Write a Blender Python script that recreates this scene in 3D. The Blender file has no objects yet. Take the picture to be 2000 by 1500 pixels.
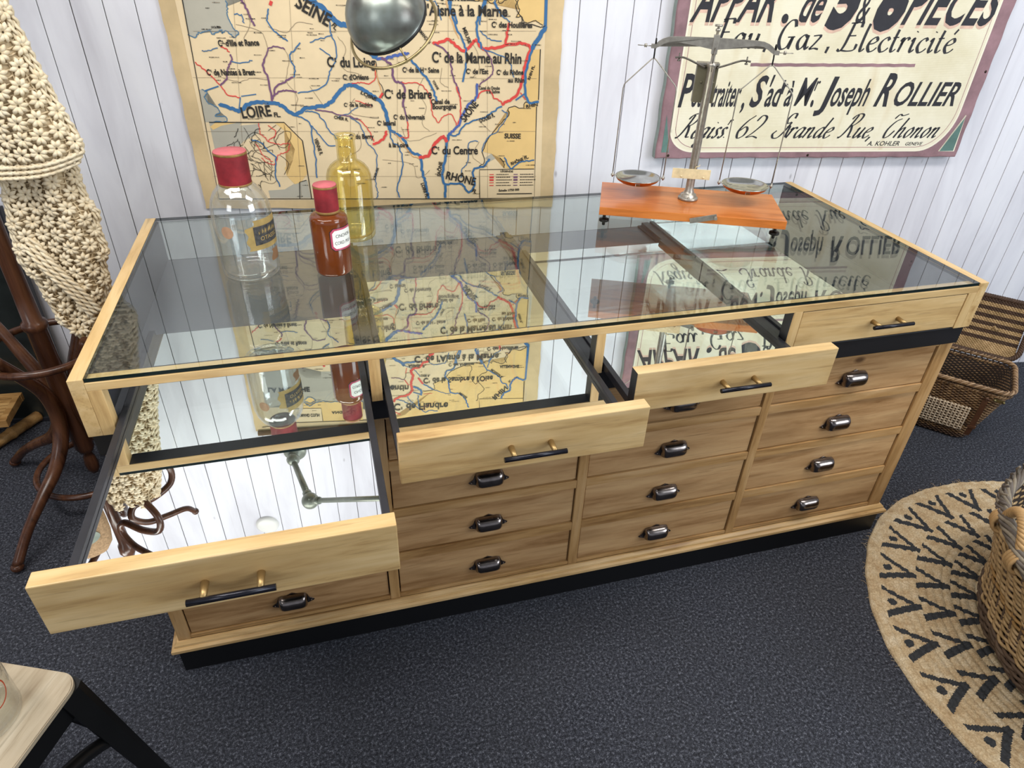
import bpy, bmesh, math, random
from mathutils import Vector, Matrix, Quaternion
random.seed(7)
PI = math.pi
SC = bpy.context.scene
COL = SC.collection

# ------------------------------------------------------------------ camera, world, lights, exposure
cam_d = bpy.data.cameras.new('camera')
cam = bpy.data.objects.new('camera', cam_d)
COL.objects.link(cam)
YAW, PIT, ROL, FPX = 0.290769, 0.589880, 0.039511, 1308.784
cam_d.sensor_fit = 'HORIZONTAL'
cam_d.sensor_width = 36.0
cam_d.lens = 36.0 * FPX / 2000.0
cam_d.clip_start = 0.02
_f = Vector((math.sin(YAW) * math.cos(PIT), math.cos(YAW) * math.cos(PIT), -math.sin(PIT)))
_r = Vector((math.cos(YAW), -math.sin(YAW), 0.0))
_u = _r.cross(_f)
_r2 = math.cos(ROL) * _r + math.sin(ROL) * _u
_u2 = -math.sin(ROL) * _r + math.cos(ROL) * _u
_m = Matrix((_r2, _u2, -_f)).transposed().to_4x4()
_m.translation = Vector((0.46456, -1.12339, 1.52510))
cam.matrix_world = _m
SC.camera = cam

SC.view_settings.view_transform = 'Standard'
SC.view_settings.look = 'None'
SC.view_settings.gamma = 1.0
SC.view_settings.use_curve_mapping = False
SC.view_settings.exposure = 0.0
try:
    SC.cycles.max_bounces = 14
    SC.cycles.glossy_bounces = 8
    SC.cycles.transmission_bounces = 10
    SC.cycles.transparent_max_bounces = 32
    SC.cycles.caustics_reflective = True
except Exception:
    pass

W = bpy.data.worlds.new('shop_ambient')
SC.world = W
W.use_nodes = True
_bg = W.node_tree.nodes['Background']
_bg.inputs[0].default_value = (0.80, 0.87, 1.0, 1)
_bg.inputs[1].default_value = 0.53


def area_light(name, loc, target, sx, sy, power, col):
    d = bpy.data.lights.new(name, 'AREA')
    d.shape = 'RECTANGLE'
    d.size, d.size_y = sx, sy
    d.energy = power
    d.color = col
    o = bpy.data.objects.new(name, d)
    COL.objects.link(o)
    o.location = loc
    o.rotation_euler = (Vector(target) - Vector(loc)).to_track_quat('-Z', 'Y').to_euler()
    return o


area_light('strip_light', (0.05, -0.55, 2.75), (0.05, 0.0, 0.0), 1.6, 0.35, 31, (1.0, 0.97, 0.93))
area_light('strip_light', (2.25, -0.55, 2.75), (2.25, 0.0, 0.0), 1.6, 0.35, 30, (1.0, 0.97, 0.93))
area_light('strip_light', (-0.9, 0.1, 2.75), (-0.6, 0.4, 0.0), 1.0, 0.35, 19, (1.0, 0.97, 0.93))
area_light('shop_window', (3.9, -2.6, 2.1), (1.2, 0.3, 0.7), 1.8, 1.5, 74, (0.84, 0.92, 1.0))
area_light('shop_window', (-2.2, -2.6, 2.2), (0.5, 0.2, 0.8), 1.2, 1.2, 22, (0.95, 0.97, 1.0))

# ------------------------------------------------------------------ helpers


def lin(h):
    h = h.lstrip('#')
    o = []
    for i in (0, 2, 4):
        c = int(h[i:i + 2], 16) / 255.0
        o.append(c / 12.92 if c <= 0.04045 else ((c + 0.055) / 1.055) ** 2.4)
    return (o[0], o[1], o[2], 1.0)


class NT:
    def __init__(s, name):
        s.m = bpy.data.materials.new(name)
        s.m.use_nodes = True
        s.t = s.m.node_tree
        s.b = s.t.nodes['Principled BSDF']
        s.out = s.t.nodes['Material Output']

    def n(s, typ, **kw):
        x = s.t.nodes.new(typ)
        for k, v in kw.items():
            if k.startswith('i_'):
                x.inputs[k[2:].replace('_', ' ')].default_value = v
            else:
                setattr(x, k, v)
        return x

    def l(s, a, b):
        s.t.links.new(a, b)

    def mapping(s, scale=(1, 1, 1), rnd=True, rot=(0, 0, 0)):
        tc = s.n('ShaderNodeTexCoord')
        mp = s.n('ShaderNodeMapping')
        mp.inputs['Scale'].default_value = scale
        mp.inputs['Rotation'].default_value = rot
        if rnd:
            oi = s.n('ShaderNodeObjectInfo')
            ml = s.n('ShaderNodeVectorMath', operation='SCALE')
            ml.inputs[0].default_value = (7.3, 11.1, 5.7)
            s.l(oi.outputs['Random'], ml.inputs['Scale'])
            ad = s.n('ShaderNodeVectorMath', operation='ADD')
            s.l(tc.outputs['Object'], ad.inputs[0])
            s.l(ml.outputs[0], ad.inputs[1])
            s.l(ad.outputs[0], mp.inputs[0])
        else:
            s.l(tc.outputs['Object'], mp.inputs[0])
        return mp.outputs[0]

    def noise(s, vec, scale, detail=3.0, rough=0.55, dist=0.0):
        x = s.n('ShaderNodeTexNoise')
        x.inputs['Scale'].default_value = scale
        x.inputs['Detail'].default_value = detail
        x.inputs['Roughness'].default_value = rough
        x.inputs['Distortion'].default_value = dist
        s.l(vec, x.inputs['Vector'])
        return x.outputs['Fac']

    def ramp(s, fac, stops):
        x = s.n('ShaderNodeValToRGB')
        e = x.color_ramp.elements
        while len(e) < len(stops):
            e.new(0.5)
        for i, (p, c) in enumerate(stops):
            e[i].position = p
            e[i].color = c if len(c) == 4 else (*c, 1)
        s.l(fac, x.inputs[0])
        return x.outputs[0]

    def mix(s, fac, a, b, mode='MIX'):
        x = s.n('ShaderNodeMix', data_type='RGBA', blend_type=mode)
        for src, i in ((fac, 0), (a, 6), (b, 7)):
            if hasattr(src, 'node'):
                s.l(src, x.inputs[i])
            else:
                x.inputs[i].default_value = src
        return x.outputs[2]

    def bump(s, h, strength=0.3, dist=0.002):
        x = s.n('ShaderNodeBump')
        x.inputs['Strength'].default_value = strength
        x.inputs['Distance'].default_value = dist
        s.l(h, x.inputs['Height'])
        s.l(x.outputs[0], s.b.inputs['Normal'])

    def base(s, c):
        if hasattr(c, 'node'):
            s.l(c, s.b.inputs['Base Color'])
        else:
            s.b.inputs['Base Color'].default_value = c

    def set(s, rough=0.5, metal=0.0, spec=0.5, coat=0.0):
        s.b.inputs['Roughness'].default_value = rough
        s.b.inputs['Metallic'].default_value = metal
        s.b.inputs['Specular IOR Level'].default_value = spec
        s.b.inputs['Coat Weight'].default_value = coat
        return s


MATS = {}


def plain(name, hexc, rough=0.5, metal=0.0, spec=0.5, var=0.0, vscale=20.0, bump=0.0):
    if name in MATS:
        return MATS[name]
    t = NT(name)
    c = lin(hexc)
    if var > 0 or bump > 0:
        v = t.mapping((1, 1, 1))
        nz = t.noise(v, vscale, 4.0, 0.6)
        if var > 0:
            d = tuple(x * (1 - var) for x in c[:3])
            b = tuple(min(1, x * (1 + var * 0.6)) for x in c[:3])
            t.base(t.ramp(nz, [(0.3, d), (0.7, b)]))
        else:
            t.base(c)
        if bump > 0:
            t.bump(nz, bump, 0.002)
    else:
        t.base(c)
    t.set(rough, metal, spec)
    MATS[name] = t.m
    return t.m


def wood(name, light, mid, dark, axis='x', rough=0.45, blotch=0.5, knots=True, fine=1.0):
    if name in MATS:
        return MATS[name]
    t = NT(name)
    sc = {'x': (1.0, 9.0, 9.0), 'y': (9.0, 1.0, 9.0), 'z': (9.0, 9.0, 1.0)}[axis]
    v = t.mapping(sc)
    g = t.noise(v, 3.2 * fine, 6.0, 0.62, 0.35)
    col = t.ramp(g, [(0.28, lin(dark)), (0.47, lin(mid)), (0.68, lin(light))])
    v2 = t.mapping(tuple(0.35 + 0.65 * x / 3.0 for x in sc))
    bl = t.noise(v2, 5.0, 3.0, 0.6, 0.3)
    fac = t.ramp(bl, [(0.5, (0, 0, 0)), (0.74, (blotch, blotch, blotch))])
    col = t.mix(fac, col, lin(dark), 'MULTIPLY') if False else t.mix(fac, col, tuple(x * 0.75 for x in lin(dark)[:3]) + (1,))
    v3 = t.mapping({'x': (1.0, 22.0, 22.0), 'y': (22.0, 1.0, 22.0), 'z': (22.0, 22.0, 1.0)}[axis])
    st = t.noise(v3, 5.0 * fine, 4.0, 0.7)
    f3 = t.ramp(st, [(0.56, (0, 0, 0)), (0.70, (0.45, 0.45, 0.45))])
    col = t.mix(f3, col, tuple(x * 0.7 for x in lin(dark)[:3]) + (1,))
    if knots:
        vk = t.mapping(tuple(0.55 + 0.45 * min(x, 3.0) / 3.0 if x > 1 else 0.55 for x in sc))
        vo = t.n('ShaderNodeTexVoronoi', feature='F1')
        vo.inputs['Scale'].default_value = 7.0
        t.l(vk, vo.inputs['Vector'])
        fk = t.ramp(vo.outputs['Distance'], [(0.035, (0.85, 0.85, 0.85)), (0.085, (0, 0, 0))])
        col = t.mix(fk, col, lin('#4a2f1a'))
    t.base(col)
    t.bump(g, 0.12, 0.001)
    t.set(rough, 0, 0.4)
    MATS[name] = t.m
    return t.m


def glassy(name, tint=(1, 1, 1), f0=0.04, rough=0.0, body=0.0, bodycol=(1, 1, 1)):
    """clear pane: see-through, with the mirror reflection of real glass (Schlick) on every face"""
    if name in MATS:
        return MATS[name]
    t = NT(name)
    t.t.nodes.remove(t.b)
    ge = t.n('ShaderNodeNewGeometry')
    dt = t.n('ShaderNodeVectorMath', operation='DOT_PRODUCT')
    t.l(ge.outputs['Normal'], dt.inputs[0])
    t.l(ge.outputs['Incoming'], dt.inputs[1])
    ab = t.n('ShaderNodeMath', operation='ABSOLUTE')
    t.l(dt.outputs['Value'], ab.inputs[0])
    om = t.n('ShaderNodeMath', operation='SUBTRACT', use_clamp=True)
    om.inputs[0].default_value = 1.0
    t.l(ab.outputs[0], om.inputs[1])
    pw = t.n('ShaderNodeMath', operation='POWER')
    pw.inputs[1].default_value = 5.0
    t.l(om.outputs[0], pw.inputs[0])
    ma = t.n('ShaderNodeMath', operation='MULTIPLY_ADD', use_clamp=True)
    ma.inputs[1].default_value = 1.0 - f0
    ma.inputs[2].default_value = f0
    t.l(pw.outputs[0], ma.inputs[0])
    tr = t.n('ShaderNodeBsdfTransparent')
    tr.inputs[0].default_value = (*tint, 1)
    src = tr
    if body > 0:
        df = t.n('ShaderNodeBsdfDiffuse')
        df.inputs[0].default_value = (*bodycol, 1)
        mb = t.n('ShaderNodeMixShader')
        mb.inputs[0].default_value = body
        t.l(tr.outputs[0], mb.inputs[1])
        t.l(df.outputs[0], mb.inputs[2])
        src = mb
    gl = t.n('ShaderNodeBsdfGlossy')
    gl.inputs['Roughness'].default_value = rough
    mx = t.n('ShaderNodeMixShader')
    t.l(ma.outputs[0], mx.inputs[0])
    t.l(src.outputs[0], mx.inputs[1])
    t.l(gl.outputs[0], mx.inputs[2])
    t.l(mx.outputs[0], t.out.inputs[0])
    MATS[name] = t.m
    return t.m


def fuse(parent, names, new):
    """surface print becomes part of the sheet it is printed on: joins child meshes into one mesh"""
    kids = [o for o in parent.children if o.name.split('.')[0] in names]
    mats, out = [], bmesh.new()
    for o in kids:
        idx = []
        for m in o.data.materials:
            if m not in mats:
                mats.append(m)
            idx.append(mats.index(m))
        for p in o.data.polygons:
            p.material_index = idx[p.material_index]
        out.from_mesh(o.data)
        me = o.data
        bpy.data.objects.remove(o)
        bpy.data.meshes.remove(me)
    me = bpy.data.meshes.new(new)
    out.to_mesh(me)
    out.free()
    for m in mats:
        me.materials.append(m)
    o = bpy.data.objects.new(new, me)
    COL.objects.link(o)
    o.parent = parent
    return o


# --- mesh builders
def box(bm, lo, hi, mi=0, bev=0.0):
    x0, y0, z0 = lo
    x1, y1, z1 = hi
    vs = [bm.verts.new(p) for p in ((x0, y0, z0), (x1, y0, z0), (x1, y1, z0), (x0, y1, z0), (x0, y0, z1), (x1, y0, z1), (x1, y1, z1), (x0, y1, z1))]
    fs = []
    for q in ((0, 3, 2, 1), (4, 5, 6, 7), (0, 1, 5, 4), (1, 2, 6, 5), (2, 3, 7, 6), (3, 0, 4, 7)):
        f = bm.faces.new([vs[i] for i in q])
        f.material_index = mi
        fs.append(f)
    if bev > 0:
        es = list({e for f in fs for e in f.edges})
        bmesh.ops.bevel(bm, geom=es, offset=bev, segments=2, profile=0.6, affect='EDGES', material=-1)
    return fs


def obox(bm, c, ax, ay, az, mi=0, bev=0.0):
    """box from a centre and three half-axis vectors"""
    c, ax, ay, az = Vector(c), Vector(ax), Vector(ay), Vector(az)
    b2 = bmesh.new()
    box(b2, (-1, -1, -1), (1, 1, 1), mi)
    M = Matrix((ax, ay, az)).transposed()
    for v in b2.verts:
        v.co = c + M @ v.co
    if bev > 0:
        bmesh.ops.bevel(b2, geom=b2.edges[:], offset=bev, segments=2, profile=0.6, affect='EDGES')
    merge(bm, b2)


def merge(bm, b2, mat=None):
    me = bpy.data.meshes.new('tmp')
    b2.to_mesh(me)
    b2.free()
    if mat is not None:
        me.transform(mat)
    bm.from_mesh(me)
    bpy.data.meshes.remove(me)


def smooth_path(pts, n=6, closed=False):
    P = [Vector(p) for p in pts]
    if len(P) < 3:
        return P
    out = []
    N = len(P)
    rng = range(N) if closed else range(N - 1)
    for i in rng:
        if closed:
            p0, p1, p2, p3 = P[(i - 1) % N], P[i], P[(i + 1) % N], P[(i + 2) % N]
        else:
            p1, p2 = P[i], P[i + 1]
            p0 = P[i - 1] if i > 0 else p1 * 2 - p2
            p3 = P[i + 2] if i + 2 < N else p2 * 2 - p1
        for k in range(n):
            t = k / n
            out.append(0.5 * ((2 * p1) + (p2 - p0) * t + (2 * p0 - 5 * p1 + 4 * p2 - p3) * t * t + (3 * p1 - p0 - 3 * p2 + p3) * t ** 3))
    if not closed:
        out.append(P[-1])
    return out


def tube(bm, pts, r, seg=10, closed=False, mi=0, cap=True, smooth=True, flat=None):
    """r: number or list of radii along pts"""
    P = [Vector(p) for p in pts]
    n = len(P)
    R = r if isinstance(r, (list, tuple)) else [r] * n
    rings = []
    T0 = None
    N = None
    for i in range(n):
        if closed:
            T = (P[(i + 1) % n] - P[(i - 1) % n])
        else:
            T = P[min(i + 1, n - 1)] - P[max(i - 1, 0)]
        if T.length < 1e-9:
            T = T0 or Vector((0, 0, 1))
        T = T.normalized()
        if N is None:
            a = Vector((0, 0, 1)) if abs(T.z) < 0.9 else Vector((1, 0, 0))
            N = (a - T * a.dot(T)).normalized()
        else:
            N = N - T * N.dot(T)
            N = N.normalized() if N.length > 1e-9 else T.orthogonal().normalized()
        Bv = T.cross(N)
        T0 = T
        ring = []
        for k in range(seg):
            a = 2 * PI * k / seg
            ring.append(bm.verts.new(P[i] + (N * math.cos(a) + Bv * math.sin(a)) * R[i]))
        rings.append(ring)
    m = n if closed else n - 1
    for i in range(m):
        A, B = rings[i], rings[(i + 1) % n]
        for k in range(seg):
            f = bm.faces.new((A[k], A[(k + 1) % seg], B[(k + 1) % seg], B[k]))
            f.smooth = smooth
            f.material_index = mi
    if cap and not closed:
        f = bm.faces.new(list(reversed(rings[0])))
        f.material_index = mi
        f = bm.faces.new(rings[-1])
        f.material_index = mi


def lathe(bm, prof, seg=32, mi=0, loc=(0, 0, 0), smooth=True, mis=None):
    """prof: list of (r, z); r == 0 makes a pole"""
    L = Vector(loc)
    rings = []
    for r, z in prof:
        if r <= 1e-6:
            rings.append([bm.verts.new(L + Vector((0, 0, z)))])
        else:
            rings.append([bm.verts.new(L + Vector((r * math.cos(2 * PI * k / seg), r * math.sin(2 * PI * k / seg), z))) for k in range(seg)])
    for i in range(len(rings) - 1):
        A, B = rings[i], rings[i + 1]
        m = mis[i] if mis else mi
        for k in range(seg):
            k2 = (k + 1) % seg
            if len(A) == 1 and len(B) == 1:
                continue
            if len(A) == 1:
                f = bm.faces.new((A[0], B[k2], B[k]))
            elif len(B) == 1:
                f = bm.faces.new((A[k], A[k2], B[0]))
            else:
                f = bm.faces.new((A[k], A[k2], B[k2], B[k]))
            f.smooth = smooth
            f.material_index = m


def prism(bm, poly, z0, z1, mi=0, M=None):
    """poly: list of (x,y); extruded in z; M optional matrix"""
    a = [Vector((x, y, z0)) for x, y in poly]
    b = [Vector((x, y, z1)) for x, y in poly]
    if M is not None:
        a = [M @ p for p in a]
        b = [M @ p for p in b]
    va = [bm.verts.new(p) for p in a]
    vb = [bm.verts.new(p) for p in b]
    n = len(poly)
    fs = [bm.faces.new(list(reversed(va))), bm.faces.new(vb)]
    for i in range(n):
        fs.append(bm.faces.new((va[i], va[(i + 1) % n], vb[(i + 1) % n], vb[i])))
    for f in fs:
        f.material_index = mi
    return fs


def sphere(bm, c, r, seg=16, rings=10, mi=0, sc=(1, 1, 1)):
    prof = [(math.sin(PI * i / rings) * r, -math.cos(PI * i / rings) * r) for i in range(rings + 1)]
    b2 = bmesh.new()
    lathe(b2, prof, seg, mi)
    for v in b2.verts:
        v.co = Vector(c) + Vector((v.co.x * sc[0], v.co.y * sc[1], v.co.z * sc[2]))
    merge(bm, b2)


def obj(name, bm, mats, parent=None, local=True):
    """links bm as ONE mesh object.  local=True: bm is in the parent's own space; False: bm is in world space"""
    if not local and parent is not None:
        Mx = world_of(parent).inverted()
        bm.transform(Mx)
    bmesh.ops.recalc_face_normals(bm, faces=bm.faces[:])
    me = bpy.data.meshes.new(name)
    bm.to_mesh(me)
    bm.free()
    o = bpy.data.objects.new(name, me)
    COL.objects.link(o)
    if not isinstance(mats, (list, tuple)):
        mats = [mats]
    for m in mats:
        me.materials.append(m)
    if parent is not None:
        o.parent = parent
    return o


def world_of(o):
    M = Matrix.LocRotScale(o.location, o.rotation_euler, o.scale)
    return world_of(o.parent) @ M if o.parent else M


def thing(name, label, cat, loc=(0, 0, 0), rotz=0.0, group=None):
    o = bpy.data.objects.new(name, None)
    COL.objects.link(o)
    o.empty_display_size = 0.05
    o.location = loc
    o.rotation_euler = (0, 0, rotz)
    o['label'] = label
    o['category'] = cat
    if group:
        o['group'] = group
    return o


def tag(o, label, cat, group=None):
    o['label'] = label
    o['category'] = cat
    if group:
        o['group'] = group
    return o


def struct(name, bm, m, label):
    o = obj(name, bm, m)
    o['kind'] = 'structure'
    o['label'] = label
    return o


_TXT = {}


def text_shape(s, bold=0.0):
    """flat letters of the built-in font: (verts, faces) with the lower left of the text at 0, cap height 1"""
    key = (s, bold)
    if key in _TXT:
        return _TXT[key]

    def mesh(st):
        c = bpy.data.curves.new('t', 'FONT')
        c.body = st
        c.size = 1.0
        c.offset = bold
        c.resolution_u = 3
        o = bpy.data.objects.new('t', c)
        COL.objects.link(o)
        bpy.context.view_layer.update()
        me = bpy.data.meshes.new_from_object(o.evaluated_get(bpy.context.evaluated_depsgraph_get()))
        vs = [(v.co.x, v.co.y) for v in me.vertices]
        fs = [tuple(p.vertices) for p in me.polygons]
        bpy.data.objects.remove(o)
        bpy.data.curves.remove(c)
        bpy.data.meshes.remove(me)
        return vs, fs
    if '_H' not in _TXT:
        vs, _ = mesh('H')
        _TXT['_H'] = max(v[1] for v in vs)
    vs, fs = mesh(s)
    x0 = min(v[0] for v in vs)
    h = _TXT['_H']
    vs = [((v[0] - x0) / h, v[1] / h) for v in vs]
    _TXT[key] = (vs, fs)
    return _TXT[key]


def put_text(bm, s, p0, p1, cap, place, shear=0.0, bold=0.0, mi=0):
    """writes s so that it runs from p0 to p1 (plane coordinates) with the given cap height; place(u, v) -> 3-D point"""
    vs, fs = text_shape(s, bold)
    wd = max(v[0] for v in vs)
    ln = math.hypot(p1[0] - p0[0], p1[1] - p0[1])
    ex = ((p1[0] - p0[0]) / ln, (p1[1] - p0[1]) / ln)
    ey = (-ex[1], ex[0])
    sx = ln / wd
    nv = []
    for x, y in vs:
        yy = y * cap
        xx = x * sx + shear * yy
        nv.append(bm.verts.new(place(p0[0] + ex[0] * xx + ey[0] * yy, p0[1] + ex[1] * xx + ey[1] * yy)))
    for f in fs:
        try:
            fc = bm.faces.new([nv[i] for i in f])
            fc.material_index = mi
        except ValueError:
            pass
    return sx


def ribbon(bm, pts, w, place, mi=0):
    """flat line of width w through 2-D pts"""
    P = [Vector((p[0], p[1])) for p in pts]
    n = len(P)
    A, B = [], []
    for i in range(n):
        T = P[min(i + 1, n - 1)] - P[max(i - 1, 0)]
        if T.length < 1e-9:
            T = Vector((1, 0))
        T.normalize()
        N = Vector((-T.y, T.x)) * w * 0.5
        A.append(bm.verts.new(place(*(P[i] + N))))
        B.append(bm.verts.new(place(*(P[i] - N))))
    for i in range(n - 1):
        f = bm.faces.new((A[i], A[i + 1], B[i + 1], B[i]))
        f.material_index = mi


def nib_stroke(bm, pts, place, thick, thin, ang=0.6, mi=0):
    """broad-nib pen stroke"""
    P = [Vector((p[0], p[1])) for p in pts]
    n = len(P)
    nb = Vector((math.cos(ang), math.sin(ang))) * thick * 0.5
    A, B = [], []
    for i in range(n):
        T = (P[min(i + 1, n - 1)] - P[max(i - 1, 0)])
        if T.length < 1e-9:
            T = Vector((1, 0))
        T.normalize()
        N = Vector((-T.y, T.x))
        d = nb.dot(N)
        hw = max(abs(d), thin * 0.5)
        A.append(bm.verts.new(place(*(P[i] + N * hw))))
        B.append(bm.verts.new(place(*(P[i] - N * hw))))
    for i in range(n - 1):
        f = bm.faces.new((A[i], A[i + 1], B[i + 1], B[i]))
        f.material_index = mi


# ------------------------------------------------------------------ materials
PINE_L, PINE_M, PINE_D = '#dcbf8d', '#ceac75', '#a88250'      # showcase frame, pale sanded pine
OLD_L, OLD_M, OLD_D = '#c8a273', '#b58d60', '#8a6239'          # older chest below
pine_x = wood('pale_pine_x', PINE_L, PINE_M, PINE_D, 'x', 0.42, 0.5, False)
pine_y = wood('pale_pine_y', PINE_L, PINE_M, PINE_D, 'y', 0.42, 0.3, False)
pine_z = wood('pale_pine_z', PINE_L, PINE_M, PINE_D, 'z', 0.42, 0.35, False)
old_x = wood('waxed_pine_x', OLD_L, OLD_M, OLD_D, 'x', 0.4, 0.55, True)
old_z = wood('waxed_pine_z', OLD_L, '#b48b58', '#835c34', 'z', 0.4, 0.4, False)
old_rail = wood('waxed_pine_rail', OLD_L, '#b48b58', '#835c34', 'x', 0.4, 0.4, False)
black_paint = plain('black_paint', '#17171b', 0.42, 0, 0.5, 0.25, 9.0)
black_wood = plain('black_stained_wood', '#26262b', 0.38, 0, 0.5, 0.2, 30.0)
dark_void = plain('dark_interior', '#0d0b0a', 0.8)
brass = plain('brass', '#a58a5c', 0.42, 0.8)
blackbar = plain('black_metal', '#202028', 0.25, 0.5)
cup_metal = plain('dark_bronze', '#857c78', 0.2, 1.0, 0.5, 0.3, 60.0)
tglass = glassy('clear_glass', (0.955, 0.985, 0.97), 0.075)
edge_glass = plain('glass_edge', '#12201f', 0.1, 0, 0.6)


def make_mirror():
    t = NT('mirror_silver')
    t.base((0.93, 0.95, 0.94, 1))
    t.set(0.006, 1.0)
    return t.m


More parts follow.
